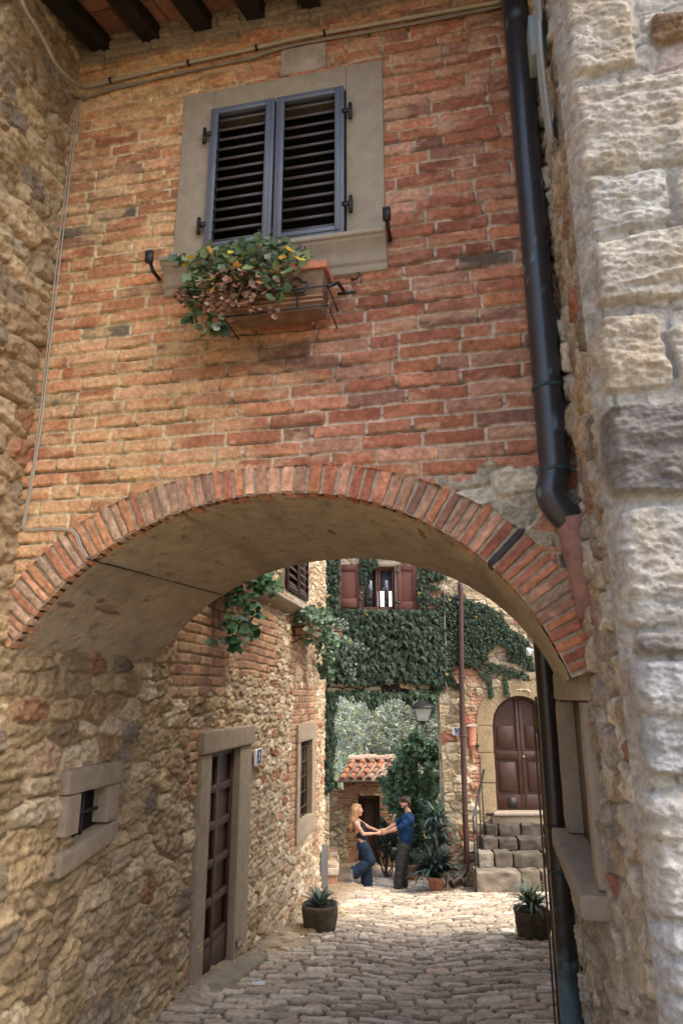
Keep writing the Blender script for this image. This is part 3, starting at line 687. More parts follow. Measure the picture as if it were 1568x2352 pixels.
for xs in (s0, s0 + .36, s1 - .075): D.pbox(PL, xs, xs + (.08 if xs != s0 + .36 else .09), z0, z1, -.055, -.018)
D.pbox(PL, s0 + .08, s1 - .075, z0, z0 + .27, -.055, -.0185)
for k in range(6): zz = z0 + .27 + k * ph; D.pbox(PL, s0 + .08, s1 - .075, zz - .035, zz + .035, -.055, -.0182)
d_ = D.build('door', M_wood_d, LH); d_.modifiers.new('b', 'BEVEL').width = .006
# barred window further on
frame4('barred_window_frame', PL, 9.86, 11.06, -1.885, -.37, .20, .22, .24, .25, .05, LH)
mb = MB()
for k in range(5): s = 10.12 + k * .16; mb.tube([PL.pt(s, -1.66, -.03), PL.pt(s, -.6, -.03)], .012, 8)
for k in range(5): z = -1.5 + k * .2; mb.tube([PL.pt(10.02, z, -.02), PL.pt(10.88, z, -.02)], .012, 8)
mb.build('window_grille', mat('rusty_iron', (.07, .035, .022), .7, .4, 40, .3, 15), LH)
mb = MB(); mb.pbox(PL, 9.95, 10.95, -1.8, -.5, -.14, -.09); mb.build('window_void', M_dark, LH)
# upper window with brown shutters
mb = MB(); mb.pbox(PL, 8.80, 9.03, 1.25, 2.9, -.2, .022, (.50, .42, .30)); mb.pbox(PL, 10.38, 10.56, 1.25, 2.9, -.2, .022, (.50, .42, .30)); mb.pbox(PL, 9.03, 10.38, 2.72, 2.9, -.2, .0218, (.50, .42, .30)); mb.pbox(PL, 9.03, 10.38, 1.25, 1.37, -.2, .0222, (.5, .42, .3))
mb.build('plaster_surround', M_masonry, LH)
M_brsh = mat('dark_brown_paint', (.055, .026, .02), .6, .2, 30, .2, 8)
for a in (9.045, 9.71): shutter(PL, a, a + .655, 1.38, 2.71, .02, 11, LH, M_brsh, M_brsh, wf=.06)
# number 83
def plate(P, s0, s1, z0, z1, txt, label, o=.05, sz=.1, xs=1.):
    t = thing('house_number_sign', label, 'house number', P.pt((s0 + s1) / 2, z0, o))
    mb = MB(); mb.pbox(P, s0, s1, z0, z1, o - .03, o); b = mb.build('plate', M_white, t); bb = b.modifiers.new('b', 'BEVEL'); bb.width = .012; bb.segments = 3
    cu = bpy.data.curves.new('digits', 'FONT'); cu.body = txt; cu.size = sz; cu.align_x = 'CENTER'; cu.align_y = 'CENTER'; cu.extrude = .0015; cu.offset = .0035
    to = bpy.data.objects.new('digits', cu); COL.objects.link(to); cu.materials.append(M_navy)
    c = P.pt((s0 + s1) / 2, (z0 + z1) / 2, o + .002) - np.array(t['_at'])
    me = bpy.data.meshes.new_from_object(to); bpy.data.objects.remove(to); to = bpy.data.objects.new('digits', me); COL.objects.link(to)
    from mathutils import Matrix
    X = Vector((P.d[0] * xs, P.d[1] * xs, 0)); Zv = Vector((0, 0, 1.2)); Nn = Vector((P.n[0], P.n[1], 0))
    to.matrix_world = Matrix(((X[0], Zv[0], Nn[0], c[0]), (X[1], Zv[1], Nn[1], c[1]), (X[2], Zv[2], Nn[2], c[2]), (0, 0, 0, 1))); to.parent = t
    return t
plate(PL, 7.77, 8.03, -.715, -.545, '83', 'small white enamel house number 83 on the stone wall beside the left door', o=.065, sz=.17, xs=1.1)
# rough footing stones
mb = MB(); rr = np.random.RandomState(5)
for k in range(60):
    s = rr.uniform(7.7, 11.7); o = rr.uniform(.02, .42) * (1 if s > 8 else .5); g = float(gz(s * .987)); a, b, c = rr.uniform(.05, .15, 3); c *= .55
    q = PL.pt(s, g, o); ax = rr.uniform(0, 3.1); ca, sa = math.cos(ax), math.sin(ax)
    c8 = [q + np.array([x * a * ca - y * b * sa, x * a * sa + y * b * ca, z * c * (1.3 - o)]) for x in (-1, 1) for y in (-1, 1) for z in (-.5, 1)]
    mb.block(c8, r=.04, amp=.02, n=5, col=np.array([.42, .32, .19]) * rr.uniform(.6, 1.2), seed=k, nsc=9, var=.4)
mb.build('footing_stones', M_masonry, LH, smooth=True)

# ================================================================== RIGHT HOUSE
RH = thing('stone_house', 'pale grey and cream rough stone house filling the right edge of the picture', 'house', PR.pt(3, -1.6, -.4))
PALE = [(.52, .46, .365), (.44, .39, .32), (.58, .53, .44), (.34, .295, .24), (.42, .32, .21), (.34, .16, .11)]
def right_fn(S, Z):
    A = rubble(S, Z, 51, .17, .12, pal=PALE, wts=[4, 4, 3, 2.5, 2.5, .9], mort=(.44, .405, .35), dep=.04, rough=.016)
    B = rubble(S, Z, 55, .2, .11, dep=.04, rough=.014)
    h, c = blend2(A, B, sst(4.6, 5.2, S))
    return h * .7 - .024 - .05 * np.clip(1 - (S - 2.127) / .15, 0, 1), c
rk = lambda S, Z: ~inrect(S, Z, 3.2, 4.40, -.80, .0) & (Z > -1.31 - .158 * S * .977 - .25)
relief(PR, rng(2.127, 4.64, .008), rng(-2.4, 4.0, .009), right_fn, rk).build('side_wall', M_masonry, RH, smooth=True)
relief(PR2, rng(4.66, 9.2, .014, .022), rng(-2.9, 4.0, .016), (lambda S, Z: (lambda r: (r[0] * .5 - .035, r[1]))(rubble(S, Z, 55, .2, .11, dep=.04, rough=.014))), lambda S, Z: Z > -1.31 - .158 * S * .964 - .25).build('side_wall', M_masonry, RH, smooth=True)
mb = MB(); mb.pbox(PR, 2.3, 4.7, -3.2, 4.0, -.40, -.30, (.3, .26, .2)); mb.pbox(PR2, 4.75, 9.3, -3.2, 4.0, -.42, -.31, (.3, .26, .2)); mb.pbox(PR2, 9.15, 9.22, -3.2, 4.0, -.29, .0, (.4, .33, .24)); mb.build('rear_wall', M_masonry, RH)
mb = MB(); mb.pbox(PR, 2.05, 4.6, 4.00, 4.1, -3, .06, (.3, .14, .09)); mb.pbox(PR2, 4.7, 9.4, 4.0, 4.1, -3, .15, (.3, .14, .09)); mb.build('roof', M_terra, RH)
STN = [(1296, -60, 1455, 176, 0), (1310, 190, 1600, 394, 0), (1345, 400, 1540, 537, 1), (1552, 395, 1640, 530, 0), (1352, 550, 1600, 704, 0), (1368, 738, 1532, 902, 2), (1384, 936, 1620, 1142, 3),
       (1420, 1165, 1600, 1432, 1), (1448, 1448, 1600, 1497, 3), (1452, 1512, 1620, 1782, 4), (1456, 1832, 1600, 2112, 1), (1482, 2128, 1640, 2420, 4), (1494, 38, 1600, 112, 5), (1545, 745, 1640, 900, 0),
       (1250, -420, 1500, -80, 0), (1300, -420, 1700, -90, 1)]
PNC = [(.50, .45, .37), (.47, .445, .40), (.46, .39, .30), (.20, .18, .16), (.43, .425, .41), (.20, .125, .07)]
def near_fn(S, Z):
    d = np.full(S.shape, -1.); ci = np.zeros(S.shape, int); gx = np.zeros(S.shape); gy = np.zeros(S.shape)
    ws = S + .038 * (fbm2(S * 7, Z * 7, 71, 3) - .5) * 2 * .8; wz = Z + .034 * (fbm2(S * 6 + 4, Z * 6, 72, 3) - .5) * 2 * .8
    for k, (x0, y0, x1, y1, c) in enumerate(STN):
        s0, za = PN.hit(x0, (y0 + y1) / 2); s1, _ = PN.hit(x1, (y0 + y1) / 2); _, zt = PN.hit((x0 + x1) / 2, y0); _, zb = PN.hit((x0 + x1) / 2, y1)
        r = .035; cx, cz, hx, hz = (s0 + s1) / 2, (zt + zb) / 2, (s1 - s0) / 2 - r, (zt - zb) / 2 - r
        qx = np.abs(ws - cx) - hx; qz = np.abs(wz - cz) - hz
        sd = r - (np.hypot(np.maximum(qx, 0), np.maximum(qz, 0)) + np.minimum(np.maximum(qx, qz), 0))
        b = sd > d; d = np.where(b, sd, d); ci = np.where(b, k, ci)
    m = sst(-.005, .012, d); cid = np.array([s[4] for s in STN])[ci]
    hk = _h(ci, ci * 0, ci * 0, 9)
    rid = 1 - np.abs(2 * fbm2(S * 7, Z * 12 + ci, 73, 4) - 1)
    lay = 1 - np.abs(2 * fbm2(S * 4 + ci, Z * 15 + .5 * S * hk, 88, 5) - 1)
    h = m * (.020 + .026 * hk) + .008 * sst(0, .05, d) + m * .018 * (rid - .6) + m * .030 * (lay - .7) + m * .016 * (fbm2(S * 34 + Z * 9, Z * 60, 74, 5) - .5) + m * .010 * (fbm2(S * 80, Z * 110, 84, 3) - .5) - .07 * np.clip(1 - (S + .012) / .06, 0, 1) ** 2 + .014 * (fbm2(S * 16, Z * 16, 75, 4) - .5)
    c = np.array(PNC)[cid] * (1 + .4 * (fbm2(S * 9, Z * 14, 76, 4) - .5))[..., None]
    oc = sst(.56, .70, fbm2(S * 7 + 7, Z * 8, 77, 4)); c = mix(c, c * np.array([.90, .80, .66]), oc * .6)
    B = rubble(S, Z, 78, .12, .09, pal=PALE, wts=[4, 4, 3, 2, 2, .5], mort=(.50, .47, .43), dep=.008, rough=.004)
    mo = mix(np.array([.42, .395, .355]) * (1 + .25 * (fbm2(S * 25, Z * 25, 79, 4) - .5))[..., None], B[1], np.full(S.shape, .4))
    return h + (1 - m) * (B[0] - .002), mix(mo, c, m)
relief(PN, rng(-.012, 1.35, .0048), rng(-2.0, 4.0, .0052), near_fn).build('front_wall', M_masonry, RH, smooth=True)
mb = MB(); mb.pbox(PN, .05, 3.2, -2.2, 4.0, -.35, -.05, (.5, .46, .4)); mb.build('front_backing', M_masonry, RH)
# side window: frame, sill, grey panel
mb = MB(); mb.pblock(PR, 3.10, 4.55, -.02, .140, -.25, .035, r=.012, amp=.003, n=12, seed=1); mb.pblock(PR, 3.12, 3.25, -.76, -.022, -.25, .030, r=.012, amp=.003, n=12, seed=2); mb.pblock(PR, 4.36, 4.54, -.76, -.025, -.25, .030, r=.012, amp=.003, n=10, seed=3)
mb.build('window_frame', M_serena, RH, smooth=True)
mb = MB(); c8 = [PR.pt(S, Z, O) for S in (3.08, 4.60) for O in (-.2, .110) for Z in (-.865, -.762)]; mb.block(c8, r=.022, amp=.003, n=16, seed=4, nsc=5); mb.build('window_sill', M_serena, RH, smooth=True)
mb = MB(); mb.pbox(PR, 3.15, 4.43, -.78, .0, -.09, -.06); mb.build('window_panel', mat('grey_weathered_panel', (.19, .19, .175), .8, .4, 30, .2, 8), RH)
mb = MB(); c8 = [PR2.pt(S, Z, O) for S in (4.95, 9.0) for O in (-.2, .10) for Z in (float(gz(S * .964)) - .3, float(gz(S * .964)) + .22)]; c8 = [PR2.pt(S, float(gz(S * .964)) + dz, O) for S in (5.0, 8.6) for O in (-.2, .10) for dz in (-.3, .22)]
mb.block(c8, r=.02, amp=.012, n=24, seed=4, nsc=4); mb.build('plinth', M_serena_w, RH, smooth=True)
# junction box and cables on the side wall
JB = thing('junction_box', 'small grey electrical junction box with loose cables on the stone wall beside the drainpipe', 'electrical box', onY(1235, 150, 1.95))
bx = MB(); q = onY(1242, 150, 2.45); Sq = float((q[:2] - PR.p0) @ PR.d); zt_, zl_ = onY(1228, 58, 2.45)[2], onY(1236, 148, 2.45)[2]
bx.pbox(PR, Sq - .06, Sq + .07, zl_, zt_, .0, .075); bx = bx.build('box', mat('grey_plastic', (.22, .27, .28), .5, .05, 30, .05, 6), JB); bx.modifiers.new('b', 'BEVEL').width = .005
mb = MB(); rr = np.random.RandomState(2)
for k in range(6):
    ds = -.07 - .02 * k; P0 = PR.pt(Sq + ds, zt_ + .9, .02); P1 = PR.pt(Sq + ds, zl_ + .15, .035); P2 = PR.pt(Sq + ds * 1.2 - .01, zl_ - .02, .05); P3 = PR.pt(Sq + ds * 1.1, zl_ - .20 - .03 * rr.rand(), .05); P4 = PR.pt(Sq + ds * .8 + .02, zl_ - .5 - .08 * rr.rand(), .03)
    mb.tube(spline([P0, P1, P2, P3, P4]), .009, 8)
mb.build('cables', M_cable_g, JB, smooth=True)

# ================================================================== leaves
def T_ivy():
    o = [(0, -.06), (.26, -.14), (.52, .18), (.27, .36), (.16, .62), (0, 1.0), (-.16, .62), (-.27, .36), (-.52, .18), (-.26, -.14)]
    v = [(0, .22, .07)] + [(x, y, -.10 * abs(x) - .16 * max(y - .4, 0)) for x, y in o]
    return np.array(v), np.array([[0, i, i % 10 + 1] for i in range(1, 11)])
def T_oval():
    o = [(0, 0), (.2, .22), (.25, .5), (.16, .8), (0, 1), (-.16, .8), (-.25, .5), (-.2, .22)]
    v = [(0, .5, -.06)] + [(x, y, .05 * abs(x) * 4 - .15 * y * y) for x, y in o]
    return np.array(v), np.array([[0, i, i % 8 + 1] for i in range(1, 9)])
def T_slim():
    return np.array([(0, 0, 0), (.12, .45, .03), (0, 1, -.08), (-.12, .45, .03)], float), np.array([[0, 1, 2], [0, 2, 3]])
def T_round():
    n = 9; a = np.arange(n) * 2 * math.pi / n - math.pi / 2; r = np.array([.30, .55, .46, .56, .48, .56, .46, .55, .48])
    v = [(0, .45, -.10)] + [(r[i] * math.cos(a[i]), .45 + r[i] * math.sin(a[i]), .06 * (i % 2)) for i in range(n)]
    return np.array(v), np.array([[0, i, i % n + 1] for i in range(1, n + 1)])
def leaves(mb, pos, nrm, tip, size, tmpl, col):
    V, Fc = tmpl; n = len(pos); nrm = nrm / np.linalg.norm(nrm, axis=1)[:, None]
    tip = tip - nrm * (tip * nrm).sum(1)[:, None]; tip /= np.linalg.norm(tip, axis=1)[:, None] + 1e-9
    sx = np.cross(tip, nrm); s = np.asarray(size)[:, None, None]
    P = pos[:, None, :] + s * (V[None, :, 0:1] * sx[:, None, :] + V[None, :, 1:2] * tip[:, None, :] + V[None, :, 2:3] * nrm[:, None, :])
    k = len(V); F = (Fc[None] + (np.arange(n) * k)[:, None, None]).reshape(-1, 3)
    mb.add(P.reshape(-1, 3), F, np.repeat(col, k, axis=0)); return mb
def inpoly(x, y, poly):
    p = np.array(poly, float); r = np.zeros(x.shape, bool); j = len(p) - 1
    for i in range(len(p)):
        c = ((p[i, 1] > y) != (p[j, 1] > y)) & (x < (p[j, 0] - p[i, 0]) * (y - p[i, 1]) / (p[j, 1] - p[i, 1] + 1e-9) + p[i, 0]); r ^= c; j = i
    return r
def sample_poly(poly, n, rs):
    p = np.array(poly, float); out = np.zeros((0, 2))
    while len(out) < n:
        q = rs.uniform(p.min(0), p.max(0), (n * 3, 2)); out = np.vstack([out, q[inpoly(q[:, 0], q[:, 1], poly)]])
    return out[:n]
def blades(mb, base, n, L, w, rs, elev=(20, 85), droop=.8, cols=((.05, .08, .04),), seg=8, az=None, fold=.25, edge=None):
    """arching strap leaves growing from one base"""
    base = np.asarray(base, float)
    for k in range(n):
        a = rs.uniform(0, 6.283) if az is None else math.radians(rs.uniform(*az)); e = math.radians(rs.uniform(*elev)); l = L * rs.uniform(.65, 1.1); ww = w * rs.uniform(.75, 1.2)
        hd = np.array([math.cos(a), math.sin(a), 0]); sd_ = np.array([-hd[1], hd[0], 0]); V = []; p = base + hd * .01; dr = droop * rs.uniform(.5, 1.3)
        c = np.array(cols[rs.randint(len(cols))]) * rs.uniform(.75, 1.25); C = []
        for i in range(seg + 1):
            t = i / seg; el = e - dr * t ** 1.5 * 1.6; d = hd * math.cos(el) + np.array([0, 0, math.sin(el)])
            u = np.cross(sd_, d); q = ww * (math.sin(math.pi * min(1, .12 + t * .88)) ** .6) * .5 if i < seg else .0005
            for sx in (-1, 0, 1):
                V.append(p + sd_ * q * sx + (-u) * (fold * q * abs(sx))); C.append(np.array(edge) if (edge is not None and sx != 0) else c)
            p = p + d * l / seg
        i = np.arange(seg)[:, None] * 3; j = np.arange(2)[None, :]
        mb.add(np.array(V), np.stack([i + j, i + j + 1, i + 3 + j + 1, i + 3 + j], -1).reshape(-1, 4), np.array(C))
    return mb

# ================================================================== IVY HOUSE at the end of the street
IH = thing('stone_house', 'ivy-clad stone house closing the street, its red-brown shuttered window above a passage', 'house', (3, 15.2, -3.7))
OX0, _ = PG.hit(757, 1590); OX1, OZ = PG.hit(1007, 1590); OZ = PG.hit(880, 1592)[1]
OX1b = PG.hit(1030, 2030)[0]
wx0, wz1 = PG.hit(828, 1301); wx1, wz0 = PG.hit(908, 1400)
dcx = PG.hit(1197, 1700)[0]; dx0 = PG.hit(1135, 1760)[0]; dz0 = PG.hit(1190, 1863)[1]; dzt = PG.hit(1190, 1598)[1]; dhw = dcx - dx0; dsp = dzt - dhw
GC = [(.52, .41, .25), (.58, .47, .31), (.44, .33, .19), (.38, .29, .18), (.62, .53, .38), (.36, .15, .08), (.30, .24, .17)]
def ivyh_fn(S, Z):
    A = rubble(S, Z, 101, .36, .19, pal=GC, wts=[4, 4, 3, 2, 2, .8, .8], mort=(.54, .43, .27), dep=.05, rough=.014, p=3.2, jw=.05)
    K = bricks(S, Z, 102, ch=.075, ln=.27, dep=.02, sag=.06, mort=(.56, .44, .32), pale=lambda S, Z: .5 + 0 * S)
    m = np.maximum.reduce([nrect(S, Z, 2.75, 3.1, -2.2, .0, .14, 103), nrect(S, Z, 2.0, 3.0, .3, .75, .12, 104), nrect(S, Z, 1.7, 2.3, 1.6, 2.3, .12, 105), nrect(S, Z, 1.95, 2.3, -3.6, -2.6, .1, 106)])
    return blend2(A, K, m)
def gk(S, Z):
    door = (np.abs(S - dcx) < dhw + .25) & (Z > dz0 - .1) & ((Z < dsp) | (np.hypot(S - dcx, Z - dsp) < dhw + .12))
    xr = OX1 + (OX1b - OX1) * np.clip((OZ - Z) / (OZ + 3.75), 0, 1)
    op = (S > OX0) & (S < xr) & (Z < OZ)
    return ~(door | op | inrect(S, Z, wx0 - .02, wx1 + .02, wz0 - .02, wz1 + .02))
relief(PG, rng(-3.2, 5.2, .016), rng(-3.9, 3.4, .016), ivyh_fn, gk).build('wall', M_masonry, IH, smooth=True)
mb = MB()
for (a, b, z0, z1) in ((-3.2, OX0, -3.9, 3.4), (OX1 + .06, OX1b - .02, OZ, 3.4), (OX1b + .05, dcx - dhw - .26, -3.9, 3.4), (dcx + dhw + .26, 5.4, -3.9, 3.4), (dcx - dhw - .26, dcx + dhw + .26, dsp + dhw + .2, 3.4), (dcx - dhw - .26, dcx + dhw + .26, -3.9, dz0)):
    mb.pbox(PG, a, b, z0, z1, -.6, -.02, (.42, .33, .21))
mb.pbox(PG, OX0, OX1 + .06, OZ, wz0, -.6, -.021, (.42, .33, .21)); mb.pbox(PG, OX0, OX1 + .06, wz1, 3.4, -.6, -.0212, (.42, .33, .21)); mb.pbox(PG, OX0, wx0, wz0, wz1, -.6, -.022, (.42, .33, .21)); mb.pbox(PG, wx1, OX1 + .06, wz0, wz1, -.6, -.0222, (.42, .33, .21))
mb.build('rear_wall', M_masonry, IH)
# side faces of the passage
mb = MB(); n = 120; zz = np.linspace(-3.9, OZ + .1, n); oo = np.linspace(.0, -.62, 30); ZZ, OO = np.meshgrid(zz, oo, indexing='ij'); XR = OX1 + (OX1b - OX1) * np.clip((OZ - ZZ) / (OZ + 3.75), 0, 1)
hh, cc = rubble(OO + 3, ZZ, 107, .3, .17, pal=GC, wts=[4, 4, 3, 2, 2, .8, .8], mort=(.54, .43, .27)); V = np.stack([XR - hh * .4 + .02, 15.2 - OO, ZZ], -1)
i = np.arange(n - 1)[:, None] * 30; j = np.arange(29)[None, :]; mb.add(V.reshape(-1, 3), np.stack([i + j, i + j + 1, i + 31 + j, i + 30 + j], -1).reshape(-1, 4), cc.reshape(-1, 3)); mb.build('passage_side', M_masonry, IH, smooth=True)
c8 = [PG.pt(S, Z, O) for S in (OX0 - .1, OX1 + .12) for O in (-.6, .03) for Z in (OZ - .02, OZ + .20)]
mb = MB(); mb.block(c8, r=.02, amp=.02, n=16, seed=3, nsc=2); mb.build('lintel_beam', M_beam, IH, smooth=True)
mb = MB(); mb.pbox(PG, -3.2, 5.4, 3.4, 3.5, -1.2, .35, (.3, .14, .09)); mb.build('roof', M_terra, IH)
# window with two leaves and solid shutters
WN = MB(); w_ = .07
WN.pbox(PG, wx0, wx0 + w_, wz0, wz1, -.18, -.10); WN.pbox(PG, wx1 - w_, wx1, wz0, wz1, -.18, -.10); WN.pbox(PG, wx0 + w_, wx1 - w_, wz0, wz0 + w_, -.18, -.101); WN.pbox(PG, wx0 + w_, wx1 - w_, wz1 - w_, wz1, -.18, -.101)
cx = (wx0 + wx1) / 2; WN.pbox(PG, cx - .055, cx - .004, wz0 + w_, wz1 - w_, -.175, -.09); WN.pbox(PG, cx + .004, cx + .055, wz0 + w_, wz1 - w_, -.175, -.09)
wn = WN.build('window', mat('varnished_red_wood', (.13, .055, .032), .5, .2, 30, .2, 8), IH); wn.modifiers.new('b', 'BEVEL').width = .004
mb = MB(); mb.pbox(PG, wx0 + .05, cx - .05, wz0 + .05, wz1 - .05, -.15, -.145); mb.pbox(PG, cx + .05, wx1 - .05, wz0 + .05, wz1 - .05, -.15, -.145); mb.build('pane', M_glass, wn)
# added glowing patches on the panes stand in for daylight reflected in the glass
ml = bpy.data.materials.new('glowing_reflection'); ml.use_nodes = True; b_ = ml.node_tree.nodes['Principled BSDF']; b_.inputs['Emission Color'].default_value = (.85, .92, 1, 1); b_.inputs['Emission Strength'].default_value = .55; b_.inputs['Base Color'].default_value = (.7, .75, .8, 1)
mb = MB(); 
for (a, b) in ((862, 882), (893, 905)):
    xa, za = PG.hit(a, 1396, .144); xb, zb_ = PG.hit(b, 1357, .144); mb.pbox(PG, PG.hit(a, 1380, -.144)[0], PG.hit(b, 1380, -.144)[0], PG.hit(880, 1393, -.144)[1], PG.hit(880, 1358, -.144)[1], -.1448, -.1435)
mb.build('pane_reflection', ml, wn)
mb = MB(); mb.pbox(PG, wx0, wx1, wz0, wz1, -.5, -.45); mb.build('window_void', M_dark, IH)
mb = MB(); mb.pbox(PG, wx0 - .10, wx0 - .001, wz0 - .06, wz1 + .1, -.3, .03, (.50, .43, .31)); mb.pbox(PG, wx1 + .001, wx1 + .10, wz0 - .06, wz1 + .1, -.3, .03, (.50, .43, .31)); mb.pbox(PG, wx0 - .1, wx1 + .1, wz1 + .001, wz1 + .12, -.3, .04, (.50, .43, .31)); mb.build('plaster_surround', M_masonry, IH)
for (a, b) in (((775, 1297), (828, 1396)), ((911, 1297), (958, 1403))):
    xa, zt = PG.hit(*a, .08); xb, zb_ = PG.hit(*b, .08); mb = MB(); mb.pbox(PG, xa, xb, zb_, zt, .05, .085)
    fw = .085
    for (p, q, r_, s_) in ((xa, xa + fw, zb_, zt), (xb - fw, xb, zb_, zt), (xa + fw, xb - fw, zb_, zb_ + .2), (xa + fw, xb - fw, zt - .14, zt)): mb.pbox(PG, p, q, r_, s_, .085, .108)
    o = mb.build('shutter', M_red_sh, IH); o.modifiers.new('b', 'BEVEL').width = .005
    hx = xb if a[0] < 850 else xa
    m2 = MB()
    for z_ in (zb_ + .18, zt - .18): m2 = MB(); m2.pbox(PG, hx - .05, hx + .05, z_ - .02, z_ + .02, .108, .118); m2.build('hinge', M_iron, o)
# arched door 95
D = MB(); n = 26; 
def archpts(hw, zb0, o, k=n):
    th = np.linspace(0, math.pi, k); return [(dcx + hw, zb0)] + [(dcx + hw * math.cos(t), dsp + hw * math.sin(t)) for t in th] + [(dcx - hw, zb0)]
def archslab(mb, hw_o, hw_i, zb0, o0, o1, col=(1, 1, 1), dzi=0.):
    a = archpts(hw_o, zb0, 0); b = archpts(hw_i, zb0, 0); V = []
    for o in (o0, o1):
        for q in (a, b): V += [PG.pt(x, z, o) for x, z in q]
    m = len(a); i = np.arange(m - 1)
    mb.add(np.array(V), [np.stack([i + 2 * m, i + 1 + 2 * m, i + 1 + 3 * m, i + 3 * m], -1), np.stack([i + m, i + m + 1, i + 3 * m + 1, i + 3 * m], -1), np.stack([i, i + 2 * m, i + 2 * m + 1, i + 1], -1)], col)
# stone surround from dressed blocks
mb = MB(); rr = np.random.RandomState(12); tw = .36
zz = [dz0 - .05, dz0 + .55, dz0 + 1.15, dsp]
for sx in (-1, 1):
    for a in range(3): mb.pblock(PG, *(sorted([dcx + sx * dhw, dcx + sx * (dhw + tw * (1.0, .85, .95)[a])])), zz[a] + .005, zz[a + 1] - .005, -.35, .04 + .01 * (a % 2), r=.02, amp=.008, n=9, seed=a + 7, nsc=4, col=(.36, .27, .155), var=.25)
ang = [0, 38, 72, 108, 140, 180]
for a0, a1 in zip(ang[:-1], ang[1:]):
    sub = 4; t_ = rr.uniform(.95, 1.15) * tw
    for k in range(sub):
        t0, t1 = [math.radians(a0 + (a1 - a0) * (k + d) / sub) for d in (0, 1)]
        if k == 0: t0 += .008
        c8 = [PG.pt(dcx + r_ * math.cos(t), dsp + r_ * math.sin(t), o) for t in (t0, t1) for r_ in (dhw, dhw + t_) for o in (-.35, .045)]
        mb.block(np.array(c8).reshape(2, 2, 2, 3), r=.004, amp=.006, n=5, seed=int(a0), nsc=4, col=(.36, .27, .155), var=.25)
mb.build('door_surround', M_masonry, IH, smooth=True)
D = MB(); a = archpts(dhw + .02, dz0, 0); V = [PG.pt(x, z, -.17) for x, z in a] + [PG.pt(dcx, dsp, -.17)]; m = len(a); D.add(np.array(V), np.array([[i + 1, i, m] for i in range(m - 1)] + [[0, m - 1, m]]))
archslab(D, dhw + .02, dhw - .07, dz0, -.17, -.13)
D.pbox(PG, dcx - .075, dcx - .003, dz0, dzt - .01, -.17, -.131); D.pbox(PG, dcx + .003, dcx + .075, dz0, dzt - .01, -.17, -.131)
H_ = dzt - dz0
for zf, hh in ((0, .30), (.43, .17)): D.pbox(PG, dcx - dhw + .06, dcx + dhw - .06, dz0 + zf * H_, dz0 + zf * H_ + hh, -.17, -.132)
for sx in (-1, 1):
    for z0_, z1_ in ((dz0 + .36, dz0 + .43 * H_ - .05), (dz0 + .43 * H_ + .23, dsp - .02)): D.pbox(PG, *sorted([dcx + sx * .13, dcx + sx * (dhw - .12)]), z0_, z1_, -.17, -.142)
dd = D.build('door', M_wood_d, IH); dd.modifiers.new('b', 'BEVEL').width = .008
mb = MB(); p_ = PG.pt(dcx + .05, dz0 + 1.05, -.13); mb.tube([p_, p_ + [0, -.02, 0]], .02, 12); mb.build('lock', mat('brass', (.5, .38, .15), .35, 0, 10, .1, 5, metal=.8), dd)
mb = MB(); q = dz0 + 1.02; th = np.linspace(0, 6.283, 14); mb.tube([PG.pt(dcx + .30 + .04 * math.cos(t), q + .05 * math.sin(t), -.115) for t in th], .009, 6); mb.build('knocker', M_iron, dd)
mb = MB(); mb.pbox(PG, dcx - .34, dcx - .14, dz0 + .04, dz0 + .24, -.135, -.118); mb.build('vent', M_iron, dd)
mb = MB(); mb.pblock(PG, dcx - dhw - .10, dcx + dhw + .2, dz0 - .075, dz0 + .0, -.3, .16, r=.03, amp=.004, n=14, seed=2); mb.build('threshold', M_serena, IH, smooth=True)

# steps up to the door
ST = thing('stone_steps', 'worn rough-hewn stone steps climbing to the arched brown door', 'steps', (dcx, 14.4, -3.6))
def PY(Y): return Plane((0, Y), (1, 0))
rows = [(14.02, 1093, 2055, 2002, [(1093, 1196), (1198, 1243), (1245, 1300)]), (14.34, 1099, 2002, 1960, [(1099, 1134), (1136, 1178), (1180, 1250), (1252, 1300)]),
        (14.66, 1108, 1963, 1927, [(1109, 1143), (1145, 1189), (1191, 1252), (1254, 1300)]), (14.96, 1114, 1929, 1892, [(1115, 1143), (1145, 1194), (1196, 1249), (1251, 1300)])]
rr = np.random.RandomState(4); zprev = None
for k, (Y, xl, yb, yt, bl) in enumerate(rows):
    P_ = PY(Y); zt = P_.hit(1180, yt)[1]; zb0 = float(gz(Y)) - .1 if k == 0 else zprev - .02
    for q, (a, b) in enumerate(bl):
        c = np.array([(.17, .14, .10), (.115, .095, .07), (.10, .082, .062), (.09, .075, .055)][k]) * rr.uniform(.8, 1.2)
        if (k, q) == (1, 0): c = np.array([.27, .235, .18])
        if (k, q) == (0, 0): c = np.array([.23, .19, .14])
        mb = MB(); mb.pblock(P_, P_.hit(a, (yb + yt) / 2)[0] + .006, P_.hit(b, (yb + yt) / 2)[0] - .006, zb0, zt + rr.uniform(-.012, .012), -.45, rr.uniform(-.02, .03), r=.025, amp=.034, n=18, col=c, seed=k * 9 + q, nsc=5, var=.6)
        mb.build('step_stone', M_masonry, ST, smooth=True)
    zprev = zt
mb = MB(); mb.pbox(PG, dcx - dhw - .12, dcx + dhw + .6, zprev - .3, dz0 - .07, 0, .12, (.30, .235, .15)); mb.pbox(PG, dcx - dhw + .0, dcx + dhw + .6, -3.9, -3.2, 0, 1.0, (.2, .17, .12)); mb.build('step_core', M_masonry, ST)
